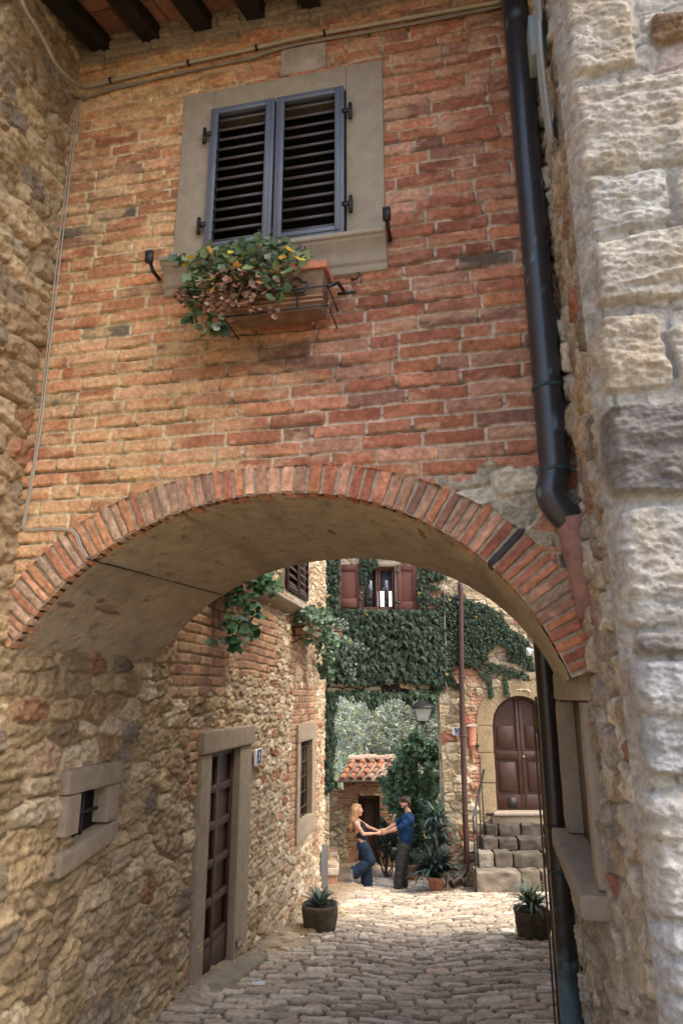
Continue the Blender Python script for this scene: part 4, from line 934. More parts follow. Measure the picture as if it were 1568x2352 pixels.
# handrail
HR = thing('handrail', 'slim black iron handrail beside the stone steps', 'handrail', onY(1095, 2059, 13.95))
a, b = onY(1111, 1768, 15.1), onY(1086, 1880, 14.1); c = onY(1090, 1915, 14.0)
mb = MB(); mb.tube([a, b, b * .3 + c * .7 + [0, 0, 0], c], .024, 8); mb.build('rail', M_iron, HR)
for (x0, y0, x1, y1, Y) in ((1089, 1905, 1095, 2059, 14.0), (1092, 1862, 1098, 1996, 14.25), (1099, 1835, 1107, 1966, 14.55), (1106, 1795, 1113, 1926, 14.85)):
    mb = MB(); t = (Y - 14.0) / 1.1; p0 = b + (a - b) * max(t, 0) if Y > 14.05 else b; p1 = onY(x1, y1, Y); p1[0] = p0[0] * .6 + p1[0] * .4; mb.tube([p0, [p0[0], p0[1], p1[2]]], .013, 8); mb.build('baluster', M_iron, HR)

# brown drainpipe, foot pointing left
pts = spline([onY(1057, 1330, 15.0), onY(1060, 1600, 15.0), onY(1067, 1850, 15.0), onY(1071, 1965, 15.0), onY(1069, 1996, 14.98), onY(1058, 2014, 14.9), onY(1036, 2032, 14.75)], 12)
BP = thing('drainpipe', 'rusty red-brown drainpipe with a curved foot on the ivy house corner', 'drainpipe', pts[-1])
mb = MB(); mb.tube(pts, np.interp(np.linspace(0, 1, len(pts)), [0, .8, 1], [.058, .058, .075]), 16); mb.build('pipe', M_pipe_b, BP, smooth=True)
for y in (1555, 1690, 1870): c = onY(1058 + (y - 1500) * .027, y, 15.0); mb = MB(); mb.tube([c - [0, 0, .015], c + [0, 0, .015]], .066, 16); mb.build('pipe_bracket', M_pipe_b, BP)
plate(PG, PG.hit(1038, 1680, .1)[0], PG.hit(1062, 1680, .1)[0], PG.hit(1050, 1689, .1)[1], PG.hit(1050, 1671, .1)[1], '95', 'white enamel house number 95 partly behind the red-brown drainpipe', o=.1, sz=.14, xs=1.05)
mb = MB(); c0 = onY(1081, 1668, 15.15); th = np.linspace(-math.pi / 2 - 1.5, math.pi / 2 - 1.6 + .2, 9); V = []
for (z, r_) in ((0, .11), (-.36, .075), (-.38, .095), (-.40, .07), (-.70, .03)): V += [c0 + [r_ * math.cos(t) * 1.0, -abs(r_ * math.sin(t)) * .8, z] for t in np.linspace(0, math.pi, 9)]
i = np.arange(4)[:, None] * 9; j = np.arange(8)[None, :]; mb.add(np.array(V), np.stack([i + j, i + j + 1, i + 10 + j, i + 9 + j], -1).reshape(-1, 4), np.array([.44, .19, .12])); mb.add(np.array([c0 + [x, -.1, z] for x, z in ((-.13, 0), (.14, 0), (.10, .05), (-.09, .05))]), np.array([[0, 1, 2, 3]]), (.5, .42, .33))
tag(mb.build('terracotta_gutter', M_terra, smooth=True), 'tapering broken terracotta gutter tile set upright between drainpipe and arched door', 'gutter tile')
mb = MB(); p_ = onY(1096, 1712, 15.12); mb.tube([p_ + [0, .05, 0], p_ + [0, -.03, 0]], .035, 14); mb.tube([p_ + [0, -.03, 0], p_ + [0, -.05, 0]], .016, 10); tag(mb.build('doorbell', M_iron, smooth=False), 'small round black doorbell left of the arched door', 'doorbell')
mb = MB(); a_, b_ = onY(1209, 1497, 12.0), onY(1228, 1498, 12.0); mb.tube([a_, a_ + (b_ - a_) * .4], [.07, .065], 16); mb.tube([a_ + (b_ - a_) * .4, b_ + [.6, 0, 0]], .055, 14); mb.tube([b_, b_ + [0, 0, -.25]], .012, 8); tag(mb.build('floodlight', M_white, smooth=False), 'small white cylindrical floodlight sticking out from the right wall', 'floodlight')
mb = MB(); mb.tube(spline([onY(1019, 1325, 15.08), onY(1020, 1380, 15.05), onY(1021, 1440, 15.0), onY(1026, 1520, 15.02), onY(1022, 1560, 15.05), onY(1028, 1585, 15.1)]), .012, 6); tag(mb.build('wall_cable', M_cable_g, smooth=True), 'thin pale cable hanging down through the ivy left of the brown drainpipe', 'cable')

# lantern on scrolled bracket
LT = thing('wall_lantern', 'old black wall lantern with frosted panes on a scrolled iron bracket over the passage', 'lantern', onY(1006, 1668, 15.0))
lc = onY(970, 1662, 14.95); ct = onY(970, 1604, 14.95); s_ = (ct[2] - lc[2])
def ringsq(h, r): return [lc + [r * x, r * y, h * s_] for x, y in ((-1, -1), (1, -1), (1, 1), (-1, 1))]
mb = MB(); R4 = [ringsq(.60, .215), ringsq(.65, .225), ringsq(.72, .19), ringsq(.90, .07), ringsq(.94, .04), ringsq(1.02, .012)]
V = np.array(R4).reshape(-1, 3); i = np.arange(5)[:, None] * 4; j = np.arange(4)[None, :]; mb.add(V, [np.stack([i + j, i + (j + 1) % 4, i + 4 + (j + 1) % 4, i + 4 + j], -1).reshape(-1, 4), np.array([[3, 2, 1, 0]])]); mb.build('cap', M_iron, LT)
mb = MB(); lo_, hi_ = ringsq(.10, .115), ringsq(.61, .19)
for k in range(4): mb.tube([lo_[k], hi_[k]], .010, 6); mb.tube([lo_[k], lo_[(k + 1) % 4]], .012, 6)
mb.tube([lc + [0, 0, -.02], lc + [0, 0, .10 * s_]], [.02, .09], 10); mb.build('frame', M_iron, LT)
for k in range(4):
    mb = MB(); mb.add(np.array([lo_[k], lo_[(k + 1) % 4], hi_[(k + 1) % 4], hi_[k]]), np.array([[0, 1, 2, 3]])); mb.build('pane', M_glasspale, LT)
mb = MB(); mb.tube([lc + [0, 0, .15 * s_], lc + [0, 0, .5 * s_]], .018, 8); mb.build('bulb', mat('red_tube', (.4, .06, .07), .4, 0, 10, .1, 5), LT)
mb = MB(); w0 = onY(1008, 1666, 15.05); e0 = lc + [0, 0, -.06]; mb.tube([lc, e0, e0 + [.02, 0, -.03], [w0[0], w0[1], e0[2] - .03]], .012, 8)
def scroll(c, r, t0, t1, n=22, g=.0): return [c + [(r * (1 - g * k / n)) * math.cos(t0 + (t1 - t0) * k / n), 0, (r * (1 - g * k / n)) * math.sin(t0 + (t1 - t0) * k / n)] for k in range(n + 1)]
mb.tube(scroll(e0 + [.11, 0, -.10], .075, 1.6, 7.5, g=.7), .009, 6); mb.tube(scroll(e0 + [.27, 0, -.12], .09, 3.2, -3.2, g=.7), .009, 6); mb.tube(spline([e0 + [.05, 0, -.17], e0 + [.2, 0, -.22], [w0[0], w0[1], e0[2] - .30]]), .009, 6)
mb.tube(scroll(e0 + [-.02, 0, .06], .05, 0, 5, g=.6), .008, 6); mb.build('bracket', M_iron, LT)

# ivy
IV = MB(); rs = np.random.RandomState(21)
def ivy(poly, n, size, off=(.05, .24), dark=1., thin=0.):
    q = sample_poly(poly, n, rs)
    if thin: q = q[fbm2(q[:, 0] * .035, q[:, 1] * .05, 33, 3) > thin]
    q = q[~inpoly(q[:, 0], q[:, 1], [(866, 1306), (904, 1306), (904, 1396), (866, 1396)])]
    o = rs.uniform(*off, len(q)); p = np.array([PG.pt(*PG.hit(x, y, k), k) for (x, y), k in zip(q, o)]); n = len(p)
    nr = np.stack([rs.normal(0, .38, n), -np.ones(n), rs.normal(.22, .28, n)], -1); tp = np.stack([rs.normal(0, .4, n), -.35 * np.ones(n), -np.ones(n)], -1)
    d = (o - off[0]) / (off[1] - off[0]); c = np.array([.022, .038, .020]) + rs.rand(n)[:, None] * np.array([.018, .024, .014])
    yel = rs.rand(n) < .005; c[yel] = [.30, .20, .03]; c = c * rs.uniform(.7, 1.25, n)[:, None] * dark
    leaves(IV, p, nr, tp, size * rs.uniform(.6, 1.25, n), T_ivy(), c)
A1 = [(742, 1398), (1012, 1402), (1030, 1500), (1012, 1568), (900, 1560), (830, 1568), (750, 1560)]
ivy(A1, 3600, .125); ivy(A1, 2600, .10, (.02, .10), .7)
ivy([(742, 1260), (778, 1275), (780, 1400), (742, 1400)], 700, .10); ivy([(826, 1278), (866, 1284), (868, 1300), (846, 1312), (840, 1350), (828, 1362)], 260, .075, (.08, .2)); ivy([(829, 1350), (836, 1350), (834, 1400), (829, 1400)], 25, .05)
ivy([(958, 1285), (990, 1300), (1060, 1345), (1064, 1410), (1010, 1405), (958, 1400)], 900, .08, thin=.47)
A2 = [(1005, 1385), (1058, 1372), (1110, 1385), (1150, 1410), (1172, 1445), (1205, 1462), (1222, 1492), (1180, 1500), (1140, 1478), (1118, 1500), (1090, 1530), (1052, 1515), (1035, 1545), (1012, 1575)]
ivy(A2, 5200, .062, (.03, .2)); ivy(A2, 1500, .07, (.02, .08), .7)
for poly in ([(1040, 1490), (1120, 1490), (1130, 1560), (1110, 1562), (1090, 1535), (1050, 1530)], [(1110, 1520), (1165, 1528), (1215, 1548), (1218, 1562), (1170, 1556), (1120, 1545)], [(1000, 1560), (1030, 1545), (1062, 1580), (1058, 1588), (1025, 1570), (1003, 1600)],
             [(1118, 1555), (1126, 1555), (1132, 1600), (1124, 1600)], [(1155, 1555), (1162, 1555), (1170, 1600), (1160, 1600)], [(1160, 1500), (1220, 1500), (1228, 1545), (1200, 1530), (1165, 1515)]): ivy(poly, 320, .055, (.02, .12))
ivy([(744, 1590), (776, 1592), (764, 1650), (770, 1700), (760, 1760), (772, 1800), (746, 1822)], 620, .11, (.0, .2), .9)
ivy([(770, 1585), (1004, 1585), (1004, 1606), (985, 1612), (960, 1600), (940, 1618), (915, 1598), (880, 1604), (850, 1632), (842, 1606), (810, 1612), (790, 1596)], 230, .12, (.0, .2), 1.5)  # leaves hanging below the beam brightened in colour, as if lit through
ivy([(985, 1590), (1002, 1590), (996, 1650), (985, 1640)], 30, .1, (0, .1), 1.4)
io = IV.build('ivy', M_ivy, None, smooth=False); tag(io, 'thick dark green ivy covering the far house wall around its shuttered window', 'ivy')
st = MB()
for k in range(26):
    x = rs.uniform(760, 1060); y = rs.uniform(1590, 1600) if x < 1000 else rs.uniform(1500, 1560); pts = [PG.pt(*PG.hit(x + rs.uniform(-8, 8) * j, y - 45 * j, .05), .03 + .02 * rs.rand()) for j in range(4)]; st.tube(spline(pts), .008, 5)
so = st.build('ivy_stems', M_bark, io, smooth=True)

# ================================================================== garden wall, gate and tiled gate roof
GW = thing('garden_wall', 'rough stone garden wall with a brick gate pier closing the end of the street', 'wall', (0, 18.6, -4.1))
gx0, gzt = PB.hit(788, 1791, .0); gx1, _ = PB.hit(896, 1791); lz = PB.hit(755, 1818)[1]; gd0, gdt = PB.hit(823, 1827); gd1, _ = PB.hit(871, 1840); gzb = float(gz(18.6)) - .2
def gw_fn(S, Z):
    A = rubble(S, Z, 111, .24, .15, pal=GC, wts=[4, 3, 3, 3, 2, .5, 1], mort=(.40, .30, .17), dep=.03)
    K = bricks(S, Z, 112, ch=.07, ln=.26, dep=.012, mort=(.42, .29, .17), pale=lambda S, Z: .4 + 0 * S, pal=[(.34, .15, .075), (.40, .19, .10), (.28, .12, .07), (.42, .25, .13)], wts=[3, 3, 2, 2])
    m = np.maximum.reduce([nrect(S, Z, gx0 - .2, gd0 + .02, gzt - .75, gzt + .3, .08, 1), nrect(S, Z, gd0 - .5, gd1 + .35, gdt, gzt + .3, .08, 2), nrect(S, Z, gd1, gd1 + .32, gzb, gzt, .06, 3), nrect(S, Z, gd0 - .28, gd0, gzb, gdt, .06, 4)])
    return blend2(A, K, m)
relief(PB, rng(-4, 6.0, .022), rng(gzb, gzt + .02, .022), gw_fn, lambda S, Z: ((Z < lz) | ((S > gx0) & (S < gx1 + .3))) & ~inrect(S, Z, gd0, gd1, gzb, gdt)).build('wall', M_masonry, GW, smooth=True)
mb = MB(); mb.pbox(PB, -4, gd0 - .01, gzb, lz - .01, -.4, -.02, (.3, .22, .13)); mb.pbox(PB, gd1 + .01, 6, gzb, lz - .01, -.4, -.02, (.3, .22, .13)); mb.pbox(PB, gx0 + .02, gx1 + .28, max(gdt, lz) + .01, gzt, -.4, -.0201, (.3, .22, .13)); mb.pbox(PB, gx0 + .02, gd0 - .01, lz, gdt + .009, -.4, -.0202, (.3, .22, .13)); mb.pbox(PB, gd1 + .01, gx1 + .28, lz, gdt + .009, -.4, -.0203, (.3, .22, .13)); mb.build('wall_core', M_masonry, GW)
rr = np.random.RandomState(31)
mb = MB()
for a in range(24):
    s = -3.9 + a * .28
    if s + .27 < gx0 - .02 or s > gx1 + .3: mb.pblock(PB, s, s + .275, lz - .0, lz + .045, -.45, .07, r=.01, amp=.006, n=4, col=np.array([.42, .21, .13]) * rr.uniform(.7, 1.2), seed=a)
mb.pblock(PB, gx0 - .17, gx0 + .30, gzt - .06, gzt + .0, -.3, .10, r=.01, amp=.004, n=5, col=(.44, .22, .14), seed=3)
mb.build('wall_coping', M_terra, GW, smooth=True)
D = MB(); D.pbox(PB, gd0 - .02, gd1 + .02, gzb, gdt + .02, -.2, -.15); D.pbox(PB, gd0 + .15, gd0 + .42, gzb, gdt - .06, -.15, -.125); D.pbox(PB, gd0 + .44, gd1 - .02, gzb, gdt - .1, -.15, -.127); D.pbox(PB, gd0 - .02, gd1 + .02, gdt - .07, gdt + .02, -.15, -.05)
D.build('gate', M_wood_o, GW).modifiers.new('b', 'BEVEL').width = .005
GR = thing('tiled_roof', 'little roof of curved terracotta tiles over the garden gate', 'roof', (.5, 18.6, gzt))
er = PB.hit(876, 1793, .35); el_ = PB.hit(777, 1782, .35); rz = gzt + .44
def rp(u, v): # u across 0..1, v eave(0)..ridge(1)
    e = PB.pt(el_[0] + (er[0] - el_[0]) * u, gzt + .03, .36); r0 = PB.pt(gx0 + .20 + (gx1 - gx0 + .05) * u, rz, -.42); return e * (1 - v) + r0 * v
nrm = np.array([0, -.4, .9])
mb = MB(); q = [rp(0, 0), rp(1, 0), rp(1, 1), rp(0, 1)]; V = np.array(q + [p + [0, 0, -.05] for p in q]); mb.add(V, np.array([[0, 1, 2, 3], [7, 6, 5, 4], [0, 4, 5, 1], [1, 5, 6, 2], [2, 6, 7, 3], [3, 7, 4, 0]]), (.50, .37, .27)); mb.build('roof_deck', M_terra, GR)
mb = MB()
for a in range(5):
    u = .08 + a * .21
    for b in range(4):
        v0, v1 = b * .25 - .02, b * .25 + .29; r0, r1 = .085, .065; L2 = []; jj = rr.uniform(-.02, .02); col = np.array([(.50, .20, .11), (.42, .20, .13), (.46, .30, .21), (.56, .24, .13)][rr.randint(4)]) * rr.uniform(.8, 1.15)
        for v, r_ in ((v0, r0), (v1, r1)):
            p0 = rp(u + jj, v) + nrm * (.012 + .022 * (1 - (v - v0) / .31)); p1 = rp(u + jj + .01, v); ax = p1 - rp(u + jj, v); ax /= np.linalg.norm(ax)
            for t in np.linspace(0, math.pi, 9): L2.append(p0 + ax * r_ * math.cos(t) + nrm * r_ * .9 * math.sin(t))
        for v, r_ in ((v0, r0 - .014), (v1, r1 - .014)):
            p0 = rp(u + jj, v) + nrm * (.012 + .022 * (1 - (v - v0) / .31))
            for t in np.linspace(0, math.pi, 9): L2.append(p0 + ax * r_ * math.cos(t) + nrm * r_ * .9 * math.sin(t))
        i = np.arange(8); mb.add(np.array(L2), [np.stack([i, i + 1, i + 10, i + 9], -1), np.stack([i + 19, i + 18, i + 27, i + 28], -1), np.stack([i, i + 18, i + 19, i + 1], -1)], col)
    for b in range(3):
        pass
for a in range(4):
    c = rp(.12 + a * .26, 1.0) + [0, 0, .03]; th = np.linspace(0, math.pi, 9); L2 = []
    for dx, r_ in ((-.2, .11), (.22, .12)): L2 += [c + [dx, -r_ * math.cos(t), r_ * .8 * math.sin(t) + (.02 if a % 2 else 0)] for t in th]
    i = np.arange(8); mb.add(np.array(L2), np.stack([i, i + 1, i + 10, i + 9], -1), np.array([.52, .36, .26]) * rr.uniform(.85, 1.15))
mb.build('roof_tiles', M_terra, GR, smooth=True)
mb = MB(); p0, p1 = PB.pt(gx0 + .1, gzt - .01, .3), PB.pt(gx1 + .1, gzt - .01, .3); mb.tube([p0, p1], .035, 6); mb.tube([PB.pt(gx0 + .25, gzt - .04, -.3), PB.pt(gx0 + .25, gzt - .03, .36)], .045, 6); mb.build('roof_beam', M_beam, GR)
# low wall stub on the left
LW = MB(); rr = np.random.RandomState(6); x0, x1 = -1.4, onY(774, 2000, 14.8)[0]; zg = float(gz(14.8)); ztop = onY(762, 1993, 14.8)[2]
zs = [zg - .1, zg + .28, zg + .45, ztop - .14]
for r_ in range(3):
    x = x0
    while x < x1 - .02:
        w = min(rr.uniform(.25, .5), x1 - x); w = x1 - x if x1 - x - w < .12 else w
        for yy in (14.8, 15.25, 15.7, 16.2): c8 = [[X_, Y_, Z_] for X_ in (x + .004, x + w - .004) for Y_ in (yy, yy + .45) for Z_ in (zs[r_] + .004 - .04 * (yy - 14.8), zs[r_ + 1] - .004 - .04 * (yy - 14.8))]; LW.block(c8, r=.03, amp=.015, n=6, col=np.array([(.45, .30, .16), (.40, .22, .12), (.50, .38, .24)][rr.randint(3)]) * rr.uniform(.8, 1.15), seed=int(x * 99) + r_, var=.4)
        x += w
for yy in (14.78, 15.28, 15.8): c8 = [[X_, Y_, Z_ - .06 * (yy - 14.8)] for X_ in (x0, x1 + .03) for Y_ in (yy, yy + .49) for Z_ in (ztop - .14, ztop)]; LW.block(c8, r=.025, amp=.012, n=12, col=(.55, .46, .34), seed=int(yy * 9), nsc=4, var=.35)
tag(LW.build('low_wall', M_masonry, smooth=True), 'low sunlit stub of stone wall at the foot of the left house corner', 'low wall')
mb = MB(); mb.pbox(PL, 11.45, 11.98, -2.95, -2.25, .0, .08); o = mb.build('meter_cabinet', mat('grey_painted_metal', (.11, .105, .10), .5, .1, 30, .1, 6), None); tag(o, 'grey metal meter cabinet on the end of the left stone house above the low wall', 'meter cabinet'); o.modifiers.new('b', 'BEVEL').width = .006

# ================================================================== trees and shrubs beyond
def crown(mb, cs, rad, nleaf, size, tm, pal, rs, flat=.8, dens=.5):
    """leaf clumps spread through a crown made of several lobes"""
    per = max(1, nleaf // len(cs))
    for c, r in zip(cs, rad):
        nc = max(3, per // 45); cc = rs.normal(0, 1, (nc, 3)); cc /= np.linalg.norm(cc, axis=1)[:, None]; cc = c + cc * r * (rs.uniform(.15, 1, (nc, 1)) ** dens) * [1, 1, flat]
        k = rs.randint(0, nc, per); base = cc[k]; tone = rs.uniform(.65, 1.35, nc)[k]
        p = base + rs.normal(0, .13 * r, (per, 3)); n = rs.normal(0, 1, (per, 3)) + [0, -.5, .6]; t = rs.normal(0, 1, (per, 3)) + [0, 0, -.3]
        col = np.array(pal)[rs.randint(0, len(pal), per)] * tone[:, None] * rs.uniform(.8, 1.2, per)[:, None]
        leaves(mb, p, n, t, size * rs.uniform(.6, 1.3, per), tm, col)
def tree(name, label, cat, x, Y, h, rcr, nl, size, tm, pal, seed, group=None, trunk=.14, m=None):
    rs = np.random.RandomState(seed); zb_ = float(gz(min(Y, 19))) - .09 - min(max(Y - 22, 0), 14) * .25
    T = thing(name, label, cat, (x, Y, zb_), group); tk = MB(); tops = []
    base = np.array([x, Y, zb_ - .2]); mid = base + [rs.uniform(-.3, .3), 0, h * .35]; tk.tube(spline([base, (base + mid) / 2 + [.08, 0, 0], mid]), np.linspace(trunk, trunk * .6, 13), 8)
    for k in range(9):
        a = rs.uniform(0, 6.283); e = mid + [math.cos(a) * rcr * rs.uniform(.4, .85), math.sin(a) * rcr * rs.uniform(.4, .85), h * rs.uniform(.05, .55)]
        pts = spline([mid, (mid + e) / 2 + rs.normal(0, .12, 3) + [0, 0, .2], e]); tk.tube(pts, np.linspace(trunk * .5, .015, len(pts)), 6); tops.append(e)
        for q in range(3): e2 = e + rs.normal(0, .35 * rcr, 3); tk.tube([pts[8], e2], [.02, .006], 4)
    tk.build('trunk', M_bark, T, smooth=True); cb = MB(); cs = tops + [mid + [0, 0, h * .5], mid + [0, 0, h * .3]]
    crown(cb, cs, [rcr * rs.uniform(.38, .62) for _ in cs], nl, size, tm, pal, rs); cb.build('crown', m or M_olive, T)
    return T
M_olive = mat('silvery_leaf', None, .5, 0, 10, .15, 3, trans=.35, spec=.4)
OP = [(.38, .43, .35), (.31, .36, .27), (.48, .52, .45), (.24, .29, .20), (.48, .46, .24)]
OP2 = [(.45, .50, .42), (.52, .56, .49), (.36, .42, .33)]  # paler set for the farther trees, haze put into the leaf colour
for k, (x, Y, h, r, lab) in enumerate([(1.2, 25, 6.2, 2.6, 'silvery olive-like tree nearest behind the tiled gate roof'), (4.6, 26.5, 6.8, 2.8, 'silvery tree showing through the passage beside the lantern'), (-2.6, 27, 6.6, 2.8, 'silvery tree at the left of the passage view beside the hanging ivy'),
                                       (2.8, 31, 9.6, 3.6, 'tall pale tree highest in the passage view just below the beam'), (-1.4, 33, 9.8, 3.7, 'tall pale tree standing left behind the gate roof'), (7.2, 32, 9.6, 3.6, 'tall pale tree mostly hidden behind the ivy house pier')]):
    tree('olive_tree', lab, 'tree', x, Y, h, r, 11000 if k < 2 else 8500, .21 if Y < 30 else .26, T_slim(), OP if k < 3 else OP2, 40 + k, group='pale trees beyond the garden wall')
# far wooded slope
FW = MB(); rs = np.random.RandomState(77)
cs = [np.array([rs.uniform(-40, 55), rs.uniform(48, 80), 0]) for _ in range(46)]
for c in cs: c[2] = -6.5 + max(c[1] - 60, 0) * .16 + rs.uniform(1, 6.5)
crown(FW, cs, [rs.uniform(3.2, 5.4) for _ in cs], 26000, .75, T_slim(), OP2, rs); fo = FW.build('woodland', M_olive); tag(fo, 'pale green wooded slope far beyond the garden wall', 'woodland'); struct(fo, 'stuff')

# laurel and dark shrubs by the gate
LPAL = [(.16, .25, .14), (.21, .32, .18), (.09, .16, .085), (.28, .38, .24)]
def shrub(name, label, cat, blobs, n, size, tm, pal, seed, m=None, dens=.35):
    rs = np.random.RandomState(seed); b0 = np.array(blobs[0][0]); g = float(gz(b0[1])); T = thing(name, label, cat, (b0[0], b0[1], g)); tk = MB()
    for c, r in blobs:
        c = np.array(c)
        for _ in range(3): e = c + rs.normal(0, r * .4, 3); tk.tube(spline([[b0[0] + rs.uniform(-.08, .08), b0[1], g - .05], (np.array([b0[0], b0[1], g]) + e) / 2 + rs.normal(0, .1, 3), e]), np.linspace(.022, .006, 13), 5)
    tk.build('stems', M_bark, T, smooth=True); cb = MB(); crown(cb, [np.array(c) for c, r in blobs], [r for c, r in blobs], n, size, tm, pal, rs, flat=1., dens=dens); cb.build('foliage', m or M_leaf_g, T); return T
o17 = lambda x, y, Y=17.2: tuple(onY(x, y, Y))
shrub('laurel_bush', 'large glossy green laurel bush rising between the gate and the stone pier behind the man', 'bush',
      [(o17(952, 1900), .62), (o17(930, 1760), .40), (o17(975, 1775), .50), (o17(950, 1715), .30), (o17(905, 1790), .34), (o17(985, 1840), .50), (o17(915, 1835), .34), (o17(1000, 1905), .5), (o17(960, 1960), .45), (o17(992, 1730), .28)], 6200, .15, T_oval(), LPAL, 61, M_leaf)
shrub('round_shrub', 'small dark round shrub between the couple in front of the gate', 'shrub', [(o17(889, 1925, 17.0), .30), (o17(890, 1950, 17.0), .26), (o17(884, 1900, 17.0), .2)], 2600, .05, T_oval(), [(.02, .035, .022), (.03, .05, .03)], 62)

def pot(mbp, c, r0, r1, h, col, wob=.02, rim=.012): mbp.lathe(c, [(r0 * .9, 0), (r0, .01), (r1 * .97, h - .05), (r1 + rim, h - .045), (r1 + rim, h), (r1 - .015, h), (r1 - .03, h - .05)], 28, col, wob)
TC = (.36, .16, .09)
def potted(label, cx, cy, r, hh, Y=None, cat='potted plant', group=None):
    b = ongr(cx, cy, 14) if Y is None else onY(cx, cy, Y)
    if Y is not None: b[2] = float(gz(Y)) + .01
    T = thing('potted_plant', label, cat, b, group); mb = MB(); pot(mb, b, r * .72, r, hh, TC); mb.build('pot', M_terra, T, smooth=True); mb = MB(); mb.tube([b + [0, 0, hh - .06], b + [0, 0, hh - .04]], r * .9, 20); mb.build('soil', M_soil, T); return T, b
rs = np.random.RandomState(9)
T, b = potted('terracotta pot of arching dark strap-leaved plants at the foot of the stone pier', 1001, 2040, .16, .26, Y=14.45)
mb = MB(); blades(mb, b + [0, .02, .24], 170, .68, .062, rs, (25, 88), 1.05, [(.022, .036, .028), (.03, .05, .038), (.045, .065, .055)]); mb.build('leaves', M_leaf_g, T, smooth=True)
T, b = potted('tall pot of drooping yucca leaves topped by upright spikes beside the pier', 1012, 2020, .14, .30, Y=14.95)
mb = MB(); k0 = onY(1003, 1960, 14.75); k1 = onY(1000, 1890, 14.8); mb.tube([b + [0, 0, .2], k0, k1], [.035, .03, .025], 8); mb.build('stem', M_bark, T)
mb = MB(); L1 = [(.05, .08, .065), (.075, .11, .09), (.035, .055, .045)]
for (px, py, n, L_) in ((1003, 1890, 60, .55), (1001, 1915, 50, .5), (1008, 1945, 44, .48)): blades(mb, onY(px, py, 14.92), n, L_, .055, rs, (20, 80), 1.15, L1)
blades(mb, onY(1006, 1900, 14.8), 9, .52, .045, rs, (68, 88), .12, [(.10, .17, .10)]); mb.build('leaves', M_leaf_g, T, smooth=True)
T, b = potted('small terracotta pot half hidden behind the man in front of the laurel', 944, 2000, .17, .30, Y=16.6)
mb = MB(); blades(mb, b + [0, 0, .25], 30, .3, .03, rs, (20, 80), .8, [(.03, .05, .03)]); mb.build('leaves', M_leaf_g, T, smooth=True)
# stone trough pots in the street
M_trough = mat('dark_mossy_stone', (.095, .075, .052), .95, .8, 40, .4, 12)
def trough(label, P0, w, d, h, col, cat='potted plant'):
    T = thing('potted_plant', label, cat, P0); mb = MB(); x, y, z = P0
    mb.lathe([x, y, z - .02], [(w * .70, 0), (w * .78, .03), (w * .94, h * .6), (w, h * .92), (w * .98, h), (w * .84, h + .005), (w * .80, h - .05), (w * .3, h - .06)], 26, (1, 1, 1), .45); mb.build('stone_pot', M_trough, T, smooth=True)
    mb = MB(); mb.tube([[x, y, z + h - .08], [x, y, z + h - .05]], w * .82, 20); mb.build('soil', M_soil, T); return T
p = ongr(735, 2143, 9); T = trough('mossy stone pot with a spiky grey-green aloe against the left wall', p, .225, .2, .34, None)
mb = MB(); blades(mb, p + [0, 0, .30], 40, .27, .038, rs, (12, 80), .25, [(.10, .15, .12), (.07, .11, .09), (.15, .20, .15)], fold=.6); mb.build('leaves', M_leaf_g, T, smooth=True)
p = ongr(1226, 2158, 9); p[0] -= .0; T = trough('dark round stone pot of striped spider plant beside the dark drainpipe', p, .215, .2, .33, None)
mb = MB(); blades(mb, p + [0, 0, .30], 95, .42, .026, rs, (35, 88), 1.15, [(.10, .15, .08), (.06, .10, .05)], edge=(.42, .45, .30)); blades(mb, p + [.03, 0, .30], 12, .30, .05, rs, (30, 70), .5, [(.03, .05, .03)]); mb.build('leaves', M_leaf_g, T, smooth=True)

# ================================================================== window box on the facade
def roundleaves(name, pos, size, pal, parent, tm=None, m=None, seed=1, face=(0, -.7, .5)):
    rs = np.random.RandomState(seed); n = len(pos); nr = rs.normal(0, .45, (n, 3)) + face; tp = rs.normal(0, .6, (n, 3)) + [0, -.2, -.5]
    col = np.array(pal)[rs.randint(0, len(pal), n)] * rs.uniform(.75, 1.25, n)[:, None]; mb = MB(); leaves(mb, pos, nr, tp, size * rs.uniform(.6, 1.2, n), tm or T_round(), col); return mb.build(name, m or M_leaf, parent)
OB = .225
sr, zb_ = PF.hit(744, 718, OB); sl, zb2 = PF.hit(522, 757, OB); _, zt_ = PF.hit(722, 600, OB); zb_ = (zb_ + zb2) / 2 + .055
FB = thing('flower_box', 'terracotta window box of trailing geraniums with yellowing leaves under the blue-grey shutters', 'flower box', PF.pt((sl + sr) / 2, zb_, OB - .1))
mb = MB()
c8 = [PF.pt(S + (0 if Z > zb_ else (.02 if S < 0 and S < (sl + sr) / 2 else -.02)), Z, O + (0 if Z > zb_ else (.015 if O < .15 else -.02))) for S in (sl, sr) for O in (.075, OB) for Z in (zb_, zt_)]
mb.block(c8, r=.008, amp=.002, n=8, col=(.20, .125, .08), var=.5)
c8 = [PF.pt(S, Z, O) for S in (sl - .012, sr + .012) for O in (.055, OB + .012) for Z in (zt_ - .045, zt_)]; mb.block(c8, r=.008, amp=.002, n=6, col=(.50, .20, .11))
for z in (zb_ + .035, zb_ + .06): mb.block([PF.pt(S, Z, O) for S in (sl + .01, sr - .01) for O in (OB - .03, OB - .004) for Z in (z, z + .012)], r=.004, amp=.001, n=3, col=(.34, .20, .12))
mb.build('box', M_terra, FB, smooth=True)
mb = MB()
